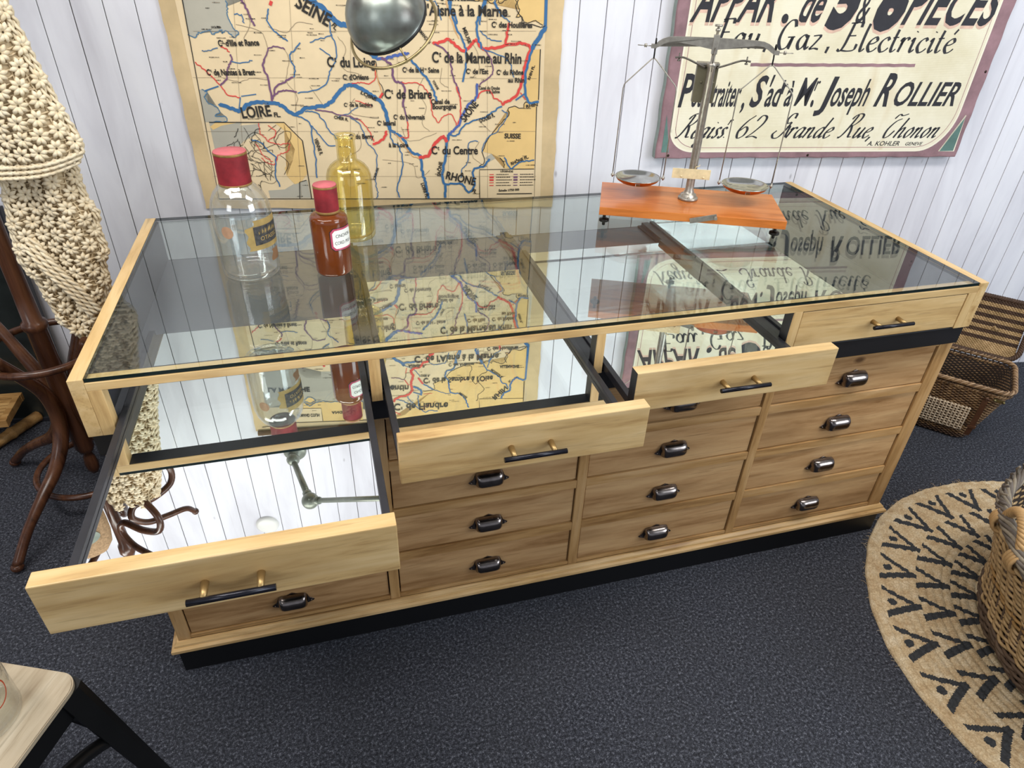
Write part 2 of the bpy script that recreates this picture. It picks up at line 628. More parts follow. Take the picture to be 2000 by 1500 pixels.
mirror_m = make_mirror()
MAP_LINES = """b 12 -803,1082 -784,1075 -760,1064 -742,1064 -725,1080 -685,1087 -662,1085 -638,1085 -617,1070 -590,1052 -558,1070 -521,1076 -490,1082 -463,1105 -436,1131 -412,1137 -389,1129 -360,1112 -331,1089 -320,1065 -314,1029 -309,1008
b 9 -309,1008 -288,996 -269,980 -246,942 -220,928 -216,884 -207,850 -202,816 -198,790
b 16 -538,1375 -508,1356 -487,1347 -461,1327 -441,1302 -408,1295
b 14 -408,1295 -383,1256 -350,1224 -334,1211
v 9 -334,1211 -310,1210 -286,1217 -256,1224 -241,1223
p 7 -322,1211 -293,1192 -287,1152 -266,1144 -258,1124 -264,1077
p 5 -264,1077 -254,1035
r 4 -254,1035 -252,1005 -256,987 -279,985
b 7 -235,1209 -215,1187 -186,1154 -172,1125 -160,1090
r 9 -168,1252 -146,1257 -122,1263 -98,1247 -80,1235 -59,1245 -50,1258 -38,1262 -19,1241 24,1246 61,1253 98,1257 123,1246 112,1208 102,1162 91,1121 66,1097 40,1084
r 8 56,1310 51,1284 46,1249
b 10 176,1377 177,1340 167,1303
b 14 167,1303 147,1270 130,1242
b 8 130,1242 119,1208 111,1162 113,1127 124,1091 157,1094
b 6 -120,1370 -115,1340 -103,1308 -86,1271 -71,1239 -71,1200 -81,1149
o 2 -129,1365 -121,1334 -107,1298 -92,1266
b 7 -14,1373 -26,1336 -38,1310 -34,1267 -22,1241
p 4 -19,1240 0,1221 9,1195 7,1167 -18,1149 -40,1132
b 3 -19,1240 31,1224 62,1202 76,1162
b 3 59,1312 34,1332 10,1363
b 3 -32,1288 -1,1267 36,1262
p 5 -162,1251 -129,1233 -117,1205 -112,1171 -100,1137 -88,1102
r 4 -100,1137 -91,1102 -89,1066 -95,1030 -101,1017
r 3 -266,1144 -217,1145 -193,1125 -179,1090 -177,1063 -159,1031 -149,1042 -120,1054 -101,1023
v 8 -37,1143 -38,1108 -62,1084 -82,1054 -95,1023 -114,1005 -128,992
b 9 -128,992 -135,954 -143,903 -150,863 -141,829 -142,790
b 5 40,1080 8,1060 -24,1042 -62,1030 -88,1014 -95,995 -128,991
b 7 -141,836 -97,839 -83,832 -63,808 -46,835 -49,882 -16,894 4,918
b 5 54,924 76,887 112,908 153,913
b 3 -90,857 -83,889 -66,909 -63,967 -33,974
b 3 -20,941 -7,980 29,1005 60,1054 41,1067
r 11 -221,924 -194,929 -174,961 -147,987 -133,973
b 4 -309,1005 -305,974 -284,955 -274,904 -290,851 -298,824 -290,792
b 4 -590,1052 -551,1029 -548,980 -545,931 -548,862
b 3.5 -559,1061 -529,1061 -508,1035 -493,1005 -471,980
b 3.5 -546,1020 -530,999 -504,965 -479,963
p 4 -528,1064 -492,1062 -463,1053 -427,1047 -403,1038
r 3 -403,1040 -380,1017 -367,986 -359,974
r 8 -366,966 -340,975 -325,989 -320,1005
b 3 -427,1046 -398,1023 -386,980 -370,955 -356,930 -365,852 -362,812 -366,795
r 3.5 -845,1193 -819,1169 -792,1136 -774,1109 -739,1099
r 3.5 -767,1234 -754,1229 -746,1220
p 5 -745,1218 -746,1197 -759,1181 -770,1148 -791,1134
b 4 -833,1117 -793,1131
b 3 -746,1197 -707,1195 -686,1203
b 3 -738,1101 -747,1069
b 3 -738,1104 -693,1108
p 6 -650,1090 -650,1144 -661,1182 -654,1206
p 4 -654,1206 -638,1231 -617,1239 -593,1231
p 5.5 -646,1096 -631,1132 -606,1144 -578,1158
b 4 -578,1158 -572,1180 -583,1211 -571,1226 -548,1248
p 5 -641,1104 -628,1117 -604,1120 -575,1115
b 3.5 -575,1115 -527,1122 -489,1139 -473,1173 -452,1206 -447,1239 -460,1276 -459,1307 -472,1327
b 4 -622,1331 -630,1303 -609,1273 -581,1253
r 9 -612,1353 -616,1341
p 6 -689,1352 -678,1323 -673,1308 -665,1290
b 3 -718,1317 -696,1315 -694,1297
r 3 -411,1141 -387,1145 -363,1140 -344,1155 -340,1186
o 2 -340,1197 -338,1163 -328,1129 -327,1106
k 2 -337,1202 -337,1158 -322,1124 -327,1100
r 7 -323,1115 -333,1100
b 3 -495,1235 -474,1221 -458,1201
b 3 -522,1251 -480,1262 -456,1270
b 2.5 -821,1225 -808,1223 -778,1231
b 2.5 -464,1044 -426,1059 -399,1077
r 2.5 -407,1094 -380,1086 -357,1076
r 4 -34,1102 -24,1123 1,1123 17,1102 34,1097 45,1084
o 2.5 -294,996 -273,971 -249,934 -224,920
r 3 97,1118 114,1097
b 5 110,1118 85,1097
r 2.5 -701,1029 -700,999 -687,987 -680,973 -645,965 -620,967 -628,940
r 2.5 -680,973 -652,999 -672,1023
r 2.5 -707,925 -700,913 -673,906 -657,931 -630,944
r 2.5 -718,968 -700,931 -678,912
b 4 -730,981 -699,968 -685,944
b 4 -663,928 -675,874 -666,832
b 4 -685,944 -663,928
k 1.5 -734,944 -683,956 -657,968
k 1.5 -742,932 -714,919 -688,887
k 1.5 -627,1005 -647,993 -657,968 -634,956 -619,974 -610,999 -627,1005
k 1.5 -740,907 -714,881 -700,855
k 1.5 -689,993 -724,999 -754,969
k 1.5 -650,931 -630,906 -647,874
k 1.5 -675,1005 -648,1023
k 1.5 -735,868 -696,874 -680,861
k 1.5 -734,975 -722,944 -688,925 -681,894
k 1.5 -637,1017 -661,981 -648,950
f 3 -842,1030 -625,1030 -578,976 -574,794
f 3 -845,1351 -860,797 159,784 151,1079
f 3 156,1099 154,1242
f 3 -27,788 -28,883 153,884
f 2.5 -611,795 -605,848 -583,854
g 1.2 -593,1231 -586,1199 -600,1144 -576,1105 -588,1064
g 1.2 -684,1352 -677,1297 -702,1251 -659,1244
g 1.2 -777,1153 -733,1143 -697,1154 -652,1149
g 1.2 -717,1292 -653,1277 -638,1231
g 1.2 -440,1265 -420,1234 -437,1185 -391,1168
g 1.2 -198,1159 -218,1124 -195,1078 -210,1029 -185,1005
g 1.2 -86,1271 -44,1245 -31,1189 -50,1160
g 1.2 -406,1005 -404,955 -452,918 -445,866
g 1.2 -338,917 -248,903 -230,857 -189,883
g 1.2 -30,973 -50,928 -23,902
g 1.2 -505,1296 -549,1300 -581,1274 -629,1288
g 1.2 -409,1100 -424,1076 -414,1053 -341,1041
g 1.2 -166,998 -250,974 -274,1017
g 1.2 -537,1133 -503,1076
g 1.2 -125,1131 -149,1148 -142,1188
g 1.2 -309,1304 -381,1272
g 1.2 -30,1036 3,1005
g 0.8 -711,1352 -778,800
g 0.8 -563,1355 -607,798
g 0.8 -396,1359 -452,796
g 0.8 -265,1362 -300,794
g 0.8 -120,1365 -132,792
g 0.8 -8,1368 -1,790
g 0.8 -835,1274 140,1292
g 0.8 -862,1153 146,1162
g 0.8 -894,1005 155,1005
g 0.8 -924,870 163,860
k 2.5 81,1372 75,1349 95,1323 96,1311 126,1308 151,1302 167,1304
k 2.5 -20,941 3,986 35,1024 64,1054 61,1073 79,1079 106,1073 114,1091 124,1092
k 2.5 -20,941 -13,908 -29,895
k 2.5 38,921 53,902 52,887
c 3 -848,1266 -833,1258 -823,1267 -809,1270 -791,1275 -782,1266 -770,1273 -758,1276 -757,1270 -745,1276 -737,1268 -728,1261 -713,1269 -726,1286 -733,1306 -734,1321 -730,1336 -733,1351
c 3 -845,1121 -829,1114 -839,1103 -835,1086 -816,1075 -804,1060 -821,1049 -790,1045 -795,1034 -842,1030
b 12 -357,1325 -339,1338 -322,1353 -312,1364
b 8 -322,1353 -293,1350 -264,1348
b 3 -264,1348 -244,1351 -223,1353 -202,1365 -184,1363 -160,1360 -149,1345 -141,1315
b 3 -312,1367 -297,1371 -279,1381 -267,1401 -254,1418
b 6 -245,1450 -227,1467 -206,1482
b 3 -206,1482 -180,1493 -158,1503 -139,1502
r 10 -198,1315 -217,1323 -223,1347 -241,1356 -255,1372 -281,1378 -290,1397 -283,1413 -290,1438 -293,1460 -289,1480 -306,1498 -333,1507 -358,1518 -364,1531
r 8 -263,1423 -248,1450
r 3 -305,1374 -312,1398
r 4 -316,1430 -304,1453
r 2 -247,1499 -212,1499
r 4 -367,1578 -341,1593
b 9 -283,1464 -267,1471 -255,1489 -255,1505
b 5 -258,1501 -287,1490
b 4 -266,1504 -270,1527 -263,1568 -240,1590 -226,1581 -193,1588
b 4 -309,1508 -297,1532 -266,1571
b 4 -353,1522 -334,1525 -316,1537 -295,1546
p 3 -367,1416 -341,1419 -318,1428
k 2 -318,1428 -312,1414 -309,1399 -295,1396
b 6 -98,1305 -102,1329 -115,1338 -113,1363 -129,1390 -153,1398 -159,1420 -149,1437 -144,1460 -139,1499 -104,1508 -82,1533 -74,1554 -68,1578
k 2 -249,1486 -236,1486 -206,1483 -202,1466 -204,1451 -165,1436 -151,1417 -135,1399 -116,1389 -86,1375 -70,1368 -41,1365
k 2 -37,1364 -21,1371 6,1360 22,1370 30,1361 65,1375 86,1345 77,1326 93,1327 106,1312 136,1317 157,1307
k 2 -84,1377 -60,1378 -53,1391 -62,1416 -57,1436 -38,1464 -30,1453
k 2 3,1401 4,1410 -23,1425 -31,1450 -7,1484 -9,1501 -28,1516 -31,1540 -36,1546
b 8 156,1290 171,1309 183,1347 182,1379 172,1401 179,1420 166,1446 150,1458 127,1442 111,1455 101,1478 99,1504 77,1516 64,1542
b 5 -31,1302 -24,1342 -13,1362 3,1394 23,1411 56,1436 65,1462 84,1473 92,1494
b 4 24,1342 14,1363 9,1391
f 3 156,1463 157,1562
f 2 -23,1581 -24,1538 157,1547
f 3 -881,1619 -744,1605 -471,1613
f 2 -755,1537 -646,1542 -647,1605
c 3 -711,1511 -702,1516 -688,1528 -667,1517 -638,1508 -613,1514 -575,1514 -524,1514 -484,1520
c 3 -705,1502 -683,1486 -662,1502 -684,1514 -705,1502"""
MAP_AREAS = """w -848,1266 -833,1258 -823,1267 -809,1270 -791,1275 -782,1266 -770,1273 -758,1276 -757,1270 -745,1276 -737,1268 -728,1261 -713,1269 -726,1286 -733,1306 -734,1321 -730,1336 -733,1351 -687,1396 -631,1407 -626,1373 -571,1374 -520,1429 -389,1484 -365,1531 -367,1598 -484,1520 -575,1514 -613,1514 -638,1508 -667,1517 -688,1528 -702,1516 -751,1511 -855,1527 -844,1349
w -845,1121 -829,1114 -839,1103 -835,1086 -816,1075 -804,1060 -821,1049 -790,1045 -795,1034 -842,1030 -854,1030 -852,1120
w -842,1028 -748,1030 -756,1020 -696,1026 -706,999 -752,975 -781,950 -842,948
w -703,797 -705,822 -654,825 -613,848 -580,854 -576,796
o2 -842,1017 -825,1028 -754,1030 -809,1020 -835,1008
o2 -653,1029 -626,1029 -580,974 -578,874 -600,848 -620,841 -641,868 -644,893 -615,918 -605,950 -624,944 -627,1005
o2 -20,941 3,986 35,1024 64,1054 61,1073 79,1079 106,1073 114,1091 152,1088 153,884 52,887 53,902 38,921 10,934
o2 130,1239 152,1242 155,1096 124,1092 114,1127 113,1162 120,1202
w -11,920 10,934 37,938 55,924 31,923 4,908
o2 -367,1598 -325,1598 -249,1486 -206,1483 -202,1466 -204,1451 -165,1436 -151,1417 -135,1399 -116,1389 -86,1375 -41,1365 -37,1364 -21,1371 6,1360 30,1361 65,1375 86,1345 77,1326 93,1327 106,1312 136,1317 157,1307 174,1319 183,1347 182,1379 172,1401 179,1420 166,1446 155,1456 157,1613 -382,1613
o2 -755,1537 -751,1511 -702,1516 -688,1528 -667,1517 -638,1508 -613,1514 -575,1514 -484,1520 -492,1612 -744,1604
o2 -705,1502 -683,1486 -662,1502 -684,1514
s -27,789 -28,883 153,884 158,787
s -753,1537 -646,1542 -647,1604 -741,1603"""
MAP_TEXT = [
('SEINE', -549, 1340, -465, 1291, 33),
('FL.', -455, 1294, -444, 1281, 13),
('LOIRE', -743, 1042, -657, 1049, 31),
('FL.', -651, 1046, -632, 1046, 13),
("C  d'Ille et Rance", -773, 1236, -661, 1240, 16),
('C  de Nantes à Brest', -820, 1160, -686, 1162, 16),
('C  du Loing', -478, 1186, -339, 1187, 27),
("C  d'Orléans", -437, 1152, -362, 1153, 14),
("C  de l'Aisne à la Marne", -274, 1325, 51, 1327, 28),
('C  des Houillères', 5, 1298, 126, 1299, 15),
('C  de la Marne au Rhin', -172, 1202, 97, 1202, 29),
('C  de la H   Seine', -261, 1174, -152, 1174, 14),
("C  de l'Est", -71, 1172, -3, 1172, 14),
('C  du Rhône', 22, 1170, 105, 1171, 14),
('au Rhin', 58, 1149, 109, 1149, 13),
('C  de Briare', -319, 1100, -176, 1101, 26),
('Canal de', -179, 1085, -122, 1086, 14),
('Bourgogne', -175, 1070, -102, 1072, 14),
('Canal du Doubs', -32, 1128, 33, 1128, 9),
('à la Saône', -8, 1117, 33, 1118, 9),
('C  du Nivernais', -296, 1040, -200, 1040, 14),
('C  latéral', -347, 1022, -291, 1022, 14),
('à la Loire', -316, 956, -255, 956, 14),
('C  du Berry', -436, 982, -361, 982, 14),
('C  du Centre', -183, 934, -34, 933, 25),
('C  de la Sauldre', -442, 1076, -356, 1077, 11),
('SAÔNE', -75, 1031, -32, 1084, 22),
('DOUBS R.', -26, 1030, 20, 1049, 13),
('RHÔNE', -140, 855, -44, 832, 25),
('FL', -54, 811, -40, 804, 12),
('RHÔNE FL.', 77, 897, 134, 920, 10),
('SUISSE', 51, 983, 104, 982, 15),
('LÉGENDE', 41, 875, 83, 874, 6),
('Échelle 1/750 000', 37, 810, 106, 813, 7),
('LOIRE FL.', -221, 840, -206, 790, 11),
('SAÔNE', -157, 862, -149, 909, 11),
('VIENNE R.', -543, 982, -531, 932, 11),
('CHER R.', -476, 1042, -434, 1034, 9),
('MEUSE', -81, 1294, -63, 1253, 10),
('RHIN FL.', 126, 1156, 140, 1197, 8),
('RHIN', 118, 1075, 155, 1081, 9),
('LOIRE', -390, 1113, -346, 1093, 10),
('ARMANÇON', -214, 1290, -180, 1251, 9),
('CREUSE', -368, 852, -352, 891, 7),
('YONNE', -174, 1151, -159, 1125, 7),
('1/4 St Malo', -783, 1281, -757, 1282, 6),
("C  de la Sambre à l'Oise", -244, 1426, 30, 1430, 24),
('C  des Ardennes', -144, 1363, -45, 1365, 13),
('AISNE  R.', -299, 1359, -231, 1364, 12),
('OISE R.', -253, 1408, -217, 1410, 10),
('C  de St Quentin', -551, 1444, -302, 1455, 28),
('C  de Flandre', -366, 1541, -150, 1548, 32),
('ALLEMAGNE', 56, 1382, 133, 1385, 13),
('MOSELLE R.', 26, 1396, 71, 1438, 10),
('RHIN', 27, 1533, 79, 1481, 20),
('FL.', 91, 1459, 100, 1453, 9),
('MEUSE', -101, 1500, -71, 1527, 10),
('LA MANCHE', -830, 1435, -677, 1441, 20),
('ANGLETERRE', -609, 1560, -493, 1564, 12),
('ARMAND COLIN', -742, 1564, -656, 1568, 14)]
# ------------------------------------------------------------------ setting
TH = -0.12897
WDIR = Vector((math.cos(TH), math.sin(TH), 0))
WNOR = Vector((-math.sin(TH), math.cos(TH), 0))      # into the wall
WORG = Vector((1.0, 1.04192, 0))


def wall_pt(s, z, off=0.0):
    p = WORG + WDIR * s - WNOR * off
    return Vector((p.x, p.y, z))


def carpet_mat():
    t = NT('charcoal_carpet')
    v = t.mapping((1, 1, 1), False)
    a = t.noise(v, 520.0, 2.0, 0.7)
    b = t.noise(v, 150.0, 2.0, 0.75)
    c = t.noise(v, 3.5, 3.0, 0.6)
    m = t.n('ShaderNodeMath', operation='MULTIPLY_ADD')
    m.inputs[1].default_value = 0.55
    t.l(b, m.inputs[0])
    m2 = t.n('ShaderNodeMath', operation='MULTIPLY')
    m2.inputs[1].default_value = 0.45
    t.l(a, m2.inputs[0])
    t.l(m2.outputs[0], m.inputs[2])
    col = t.ramp(m.outputs[0], [(0.38, lin('#1b1b1f')), (0.49, lin('#34363d')), (0.57, lin('#50525b')), (0.66, lin('#8f929b'))])
    col = t.mix(t.ramp(c, [(0.35, (0, 0, 0)), (0.8, (0.25, 0.25, 0.25))]), col, lin('#3a3a3a'), 'MIX')
    t.base(col)
    t.bump(m.outputs[0], 0.8, 0.004)
    t.set(0.95, 0, 0.15)
    return t.m


def board_mat():
    t = NT('white_painted_boards')
    v = t.mapping((3.0, 3.0, 0.7), False)
    n1 = t.noise(v, 2.2, 4.0, 0.6, 0.4)
    col = t.ramp(n1, [(0.3, lin('#d2d1d8')), (0.55, lin('#e6e6ec')), (0.75, lin('#eeeef2'))])
    vk = t.mapping((2.2, 2.2, 1.0), False)
    vo = t.n('ShaderNodeTexVoronoi', feature='F1')
    vo.inputs['Scale'].default_value = 5.5
    t.l(vk, vo.inputs['Vector'])
    nk = t.noise(vk, 14.0, 2.0, 0.6)
    ad = t.n('ShaderNodeMath', operation='MULTIPLY_ADD')
    ad.inputs[1].default_value = 0.10
    t.l(nk, ad.inputs[0])
    t.l(vo.outputs['Distance'], ad.inputs[2])
    fk = t.ramp(ad.outputs[0], [(0.075, (0.55, 0.55, 0.55)), (0.12, (0, 0, 0))])
    col = t.mix(fk, col, lin('#8f8b90'))
    st = t.noise(t.mapping((26.0, 26.0, 1.6), False), 3.0, 4.0, 0.6)
    f2 = t.ramp(st, [(0.62, (0, 0, 0)), (0.8, (0.25, 0.25, 0.25))])
    col = t.mix(f2, col, lin('#bdb9bd'))
    t.base(col)
    t.bump(n1, 0.15, 0.002)
    t.set(0.5, 0, 0.35)
    return t.m


bm = bmesh.new()
vs = [bm.verts.new(p) for p in ((-5, -4.5, 0), (6, -4.5, 0), (6, 3, 0), (-5, 3, 0))]
bm.faces.new(vs)
struct('floor', bm, carpet_mat(), 'dark charcoal carpet tiles')

# wall: vertical tongue and groove boards, one grooved sheet
boards = board_mat()
groove = plain('board_groove', '#8d8886', 0.8)
bm = bmesh.new()
PITCH, S0 = 0.0827, 0.0195
prof = []
for k in range(-36, 40):
    s = S0 + k * PITCH
    g_ = 0.0009 + 0.0007 * random.random()
    prof += [(s + g_, 0.006, 1), (s + g_, 0.001, 0), (s + 0.0026, 0.0, 0), (s + PITCH - 0.0026, 0.0, 0), (s + PITCH - 0.0010, 0.001, 1), (s + PITCH - 0.0010, 0.006, 1)]
lo = [bm.verts.new(wall_pt(s, 0, -d)) for s, d, _ in prof]
hi = [bm.verts.new(wall_pt(s, 2.8, -d)) for s, d, _ in prof]
for i in range(len(prof) - 1):
    f = bm.faces.new((lo[i], lo[i + 1], hi[i + 1], hi[i]))
    f.material_index = 1 if prof[i][2] and prof[i + 1][1] > 0.005 else 0
struct('wall_back', bm, [boards, groove], 'white painted vertical tongue and groove boards')
bm = bmesh.new()
obox(bm, wall_pt(0, 1.4, -0.06), WDIR * 3.2, WNOR * 0.04, Vector((0, 0, 1.4)))
struct('wall_core', bm, plain('wall_core_grey', '#9a9a9e', 0.8), 'wall behind the boards')
bm = bmesh.new()
box(bm, (-5, -4.5, 2.82), (6, 3, 2.9))
struct('ceiling', bm, plain('ceiling_white', '#d9d9d6', 0.8), 'plain white ceiling')

# ------------------------------------------------------------------ display counter
ZT = 0.862          # top of the showcase
ZM = 0.751          # mirrored drawer bottoms
counter = thing('display_counter', 'long pine shop counter with a glass showcase top, mirrored drawers and dark cup pulls', 'counter', (1.0, 0.4, 0.0))


def cpart(name, bm, m, parent=None):
    return obj(name, bm, m, parent or counter, local=False)


# chest
bm = bmesh.new()
box(bm, (0.0, 0.016, 0.0), (2.008, 0.78, 0.080))
cpart('plinth', bm, plain('plinth_black', '#0e0e10', 0.5, 0, 0.4))
bm = bmesh.new()
pf = [(0.0, 0.080), (-0.0155, 0.080), (-0.018, 0.084), (-0.018, 0.092), (-0.013, 0.0955), (-0.011, 0.0955), (-0.010, 0.102), (-0.004, 0.1085), (0.0, 0.1085)]


def molding(bm, path, prof):
    """path: list of (x,y) with outward mitre direction; prof: (out, z)"""
    rows = []
    for (x, y), (nx, ny) in path:
        rows.append([bm.verts.new((x + nx * -o, y + ny * -o, z)) for o, z in prof])
    for A, B in zip(rows[:-1], rows[1:]):
        for i in range(len(prof) - 1):
            bm.faces.new((A[i], A[i + 1], B[i + 1], B[i]))
    bm.faces.new(rows[0])
    bm.faces.new(list(reversed(rows[-1])))


molding(bm, [((0.007, 0.77), (-1, 0)), ((0.007, 0.021), (-1, -1)), ((2.003, 0.021), (1, -1)), ((2.003, 0.77), (1, 0))], pf)
box(bm, (0.004, 0.02, 0.0801), (2.005, 0.77, 0.0949))
mold_m = wood('molding_pine', '#dcb987', '#c59f68', '#8b6338', 'x', 0.42, 0.5, True)
cpart('base_molding', bm, mold_m)
X0, X1, YB = 0.007, 2.003, 0.021
bm = bmesh.new()
box(bm, (X0, YB + 0.02, 0.1086), (X0 + 0.02, 0.77, 0.690))
cpart('side_panel', bm, old_z)
bm = bmesh.new()
box(bm, (X1 - 0.02, YB + 0.02, 0.1086), (X1, 0.77, 0.690))
cpart('side_panel', bm, old_z)
bm = bmesh.new()
box(bm, (X0 + 0.021, 0.745, 0.1086), (X1 - 0.021, 0.765, 0.689))
box(bm, (X0 + 0.021, YB + 0.03, 0.1086), (X1 - 0.021, 0.744, 0.112))
cpart('back_panel', bm, dark_void)
STILES = [(X0, 0.035), (0.508, 0.532), (0.985, 1.010), (1.4665, 1.4905), (1.960, X1)]
ROWS = [(0.120, 0.240), (0.2675, 0.3865), (0.412, 0.532), (0.558, 0.675)]
for a, b in STILES:
    bm = bmesh.new()
    box(bm, (a, YB, 0.1086), (b, YB + 0.02, 0.690), 0, 0.0015)
    cpart('stile', bm, old_z)
for a, b in ((0.1086, ROWS[0][0]), (ROWS[0][1], ROWS[1][0]), (ROWS[1][1], ROWS[2][0]), (ROWS[2][1], ROWS[3][0]), (ROWS[3][1], 0.690)):
    bm = bmesh.new()
    for (p, q), (r_, s_) in zip(STILES[:-1], STILES[1:]):
        box(bm, (q + 0.0002, YB + 0.0008, a + 0.0002), (r_ - 0.0002, YB + 0.02, b - 0.0002), 0, 0.001)
    cpart('rail', bm, old_rail)


def cup_pull_bm():
    """cup pull, origin on the drawer face; x along, -y outward, z up"""
    bm = bmesh.new()
    hw = 0.034
    nx, na = 26, 14
    rows = []
    for i in range(nx + 1):
        u = -1 + 2 * i / nx
        e = (1 - abs(u) ** 5) ** 0.32
        e = max(e, 0.02)
        x = u * hw
        row = []
        for k in range(na + 1):
            a = PI * 0.02 + (PI * 0.93) * k / na
            ry, rz = 0.0245 * e, 0.0205 * (0.45 + 0.55 * e)
            y = -math.sin(a) ** 0.8 * ry - 0.001
            z = math.cos(a) * rz + (0.0025 if a < PI / 2 else 0.0)
            if k == na:
                z -= 0.0025 * math.cos(u * PI * 1.0)
            row.append(bm.verts.new((x, y, z)))
        rows.append(row)
    for A, B in zip(rows[:-1], rows[1:]):
        for k in range(na):
            f = bm.faces.new((A[k], A[k + 1], B[k + 1], B[k]))
            f.smooth = True
    # plate with the wavy outline and two ears
    out = []
    for k in range(64):
        a = 2 * PI * k / 64
        c, s = math.cos(a), math.sin(a)
        x = 0.036 * (abs(c) ** 0.7) * (1 if c > 0 else -1)
        z = 0.021 * (abs(s) ** 0.6) * (1 if s > 0 else -1)
        if s > 0:
            z += 0.006 * math.exp(-(x / 0.009) ** 2)
        out.append((x, z))
    ears = []
    for x, z in out:
        if abs(x) > 0.029 and z < 0.006:
            g = math.exp(-((z + 0.008) / 0.006) ** 2)
            x += (0.0135 if x > 0 else -0.0135) * g
        ears.append((x, z - (0.001 if z < 0 else 0)))
    fr = [bm.verts.new((x, -0.0022, z)) for x, z in ears]
    bk = [bm.verts.new((x * 1.01, 0.0, z)) for x, z in ears]
    bm.faces.new(fr)
    for i in range(64):
        bm.faces.new((fr[i], fr[(i + 1) % 64], bk[(i + 1) % 64], bk[i]))
    for sx in (-1, 1):
        sphere(bm, (sx * 0.042, -0.003, -0.0085), 0.0022, 8, 5)
    return bm


pull0 = None
COLN = [(0.035, 0.508), (0.532, 0.985), (1.010, 1.4665), (1.4905, 1.960)]
PX = [0.277, 0.761, 1.237, 1.722]
PZ = [0.170, 0.3195, 0.4655, 0.607]
for ci, (a, b) in enumerate(COLN):
    for ri, (za, zb) in enumerate(ROWS):
        g = 0.0028
        bm = bmesh.new()
        box(bm, (a + g, YB + 0.0050, za + g), (b - g, YB + 0.023, zb - g), 0, 0.0012)
        box(bm, (a + 0.012, YB + 0.024, za + 0.006), (a + 0.024, 0.70, zb - 0.02), 0)
        box(bm, (b - 0.024, YB + 0.024, za + 0.006), (b - 0.012, 0.70, zb - 0.02), 0)
        d = cpart('drawer', bm, old_x)
        if pull0 is None:
            p = pull0 = obj('cup_pull', cup_pull_bm(), cup_metal, d)
        else:
            p = pull0.copy()
            COL.objects.link(p)
            p.parent = d
        p.location = Vector((PX[ci], YB + 0.0050, PZ[ri])) - counter.location

# black band between chest and showcase, showcase floor
bm = bmesh.new()
box(bm, (0.004, 0.006, 0.6902), (1.994, 0.800, 0.7395), 0, 0.002)
cpart('black_band', bm, black_paint)
bm = bmesh.new()
box(bm, (0.0265, 0.03, 0.7397), (1.9735, 0.803, 0.7425))
cpart('showcase_floor', bm, plain('floor_grey_laminate', '#55565d', 0.35, 0, 0.5, 0.08, 9.0))
# showcase frame
for x0, x1, xl0, xl1 in ((0.0, 0.025, 0.0252, 0.0285), (1.977, 2.002, 1.9735, 1.9768)):
    bm = bmesh.new()
    box(bm, (x0, 0.0, 0.7397), (x1, 0.808, ZT), 0, 0.0012)
    sp = cpart('showcase_side', bm, pine_y)
    bm = bmesh.new()
    box(bm, (xl0, 0.031, 0.7427), (xl1, 0.806, ZT - 0.0095))
    obj('inner_lining', bm, plain('lining_grey', '#3c3d43', 0.4, 0, 0.5, 0.12, 9.0), sp, local=False)
bm = bmesh.new()
box(bm, (0.0252, 0.0, 0.8372), (1.9768, 0.033, ZT - 0.0085), 0, 0.0008)
rail = cpart('front_rail', bm, pine_x)
bm = bmesh.new()
box(bm, (0.0487, 0.0015, 0.8362), (1.9530, 0.0325, 0.8371))
obj('black_underside', bm, black_wood, rail, local=False)
bm = bmesh.new()
box(bm, (0.0252, 0.0331, 0.8400), (1.9768, 0.036, ZT - 0.0085))
obj('black_lining', bm, black_wood, rail, local=False)
BAYS = [(0.049, 0.510), (0.5325, 0.984), (1.0035, 1.462), (1.484, 1.952)]
for a, b in ((0.0252, 0.0485), (1.9525, 1.9768)):
    bm = bmesh.new()
    box(bm, (a, 0.0, 0.7397), (b, 0.028, 0.8371), 0, 0.0008)
    cpart('corner_post', bm, pine_z)
for a, b in ((0.5103, 0.5322), (0.9843, 1.0032), (1.4623, 1.4837)):
    bm = bmesh.new()
    box(bm, (a, 0.0, 0.7397), (b, 0.004, 0.8371), 0, 0.0006)
    box(bm, (a, 0.0041, 0.7427), (b, 0.032, 0.8371), 1)
    cpart('divider_post', bm, [pine_z, black_wood])
    bm = bmesh.new()
    xm = (a + b) / 2
    box(bm, (xm - 0.024, 0.033, 0.7427), (xm + 0.024, 0.80, 0.7475))
    box(bm, (xm - 0.012, 0.033, 0.7476), (xm + 0.012, 0.80, 0.757), 0, 0.001)
    for sx in (-1, 1):
        for y in (0.14, 0.40, 0.66):
            b2 = bmesh.new()
            lathe(b2, [(0.0, 0.0016), (0.002, 0.0014), (0.0032, 0.0)], 10)
            merge(bm, b2, Matrix.Translation((xm + sx * 0.017, y, 0.7476)))
    cpart('drawer_runner', bm, black_wood)
# glass
bm = bmesh.new()
for f in box(bm, (0.0258, 0.003, ZT - 0.0082), (1.9762, 0.806, ZT - 0.0002)):
    f.material_index = 0 if abs(f.calc_center_median().z - (ZT - 0.0042)) > 0.003 else 1
cpart('glass_top', bm, [tglass, edge_glass])
bm = bmesh.new()
for f in box(bm, (0.030, 0.800, 0.7430), (1.972, 0.8035, ZT - 0.0095)):
    c = f.calc_center_median()
    f.material_index = 0 if abs(c.y - 0.80175) > 0.001 else 1
cpart('back_pane', bm, [tglass, edge_glass])


def bar_handle_bm():
    bm = bmesh.new()
    tube(bm, [(-0.056, -0.030, 0), (0.056, -0.030, 0)], 0.0047, 14, mi=0)
    for sx in (-1, 1):
        tube(bm, [(sx * 0.036, 0.0, 0), (sx * 0.036, -0.0285, 0)], [0.0058, 0.0045], 12, mi=1)
    return bm


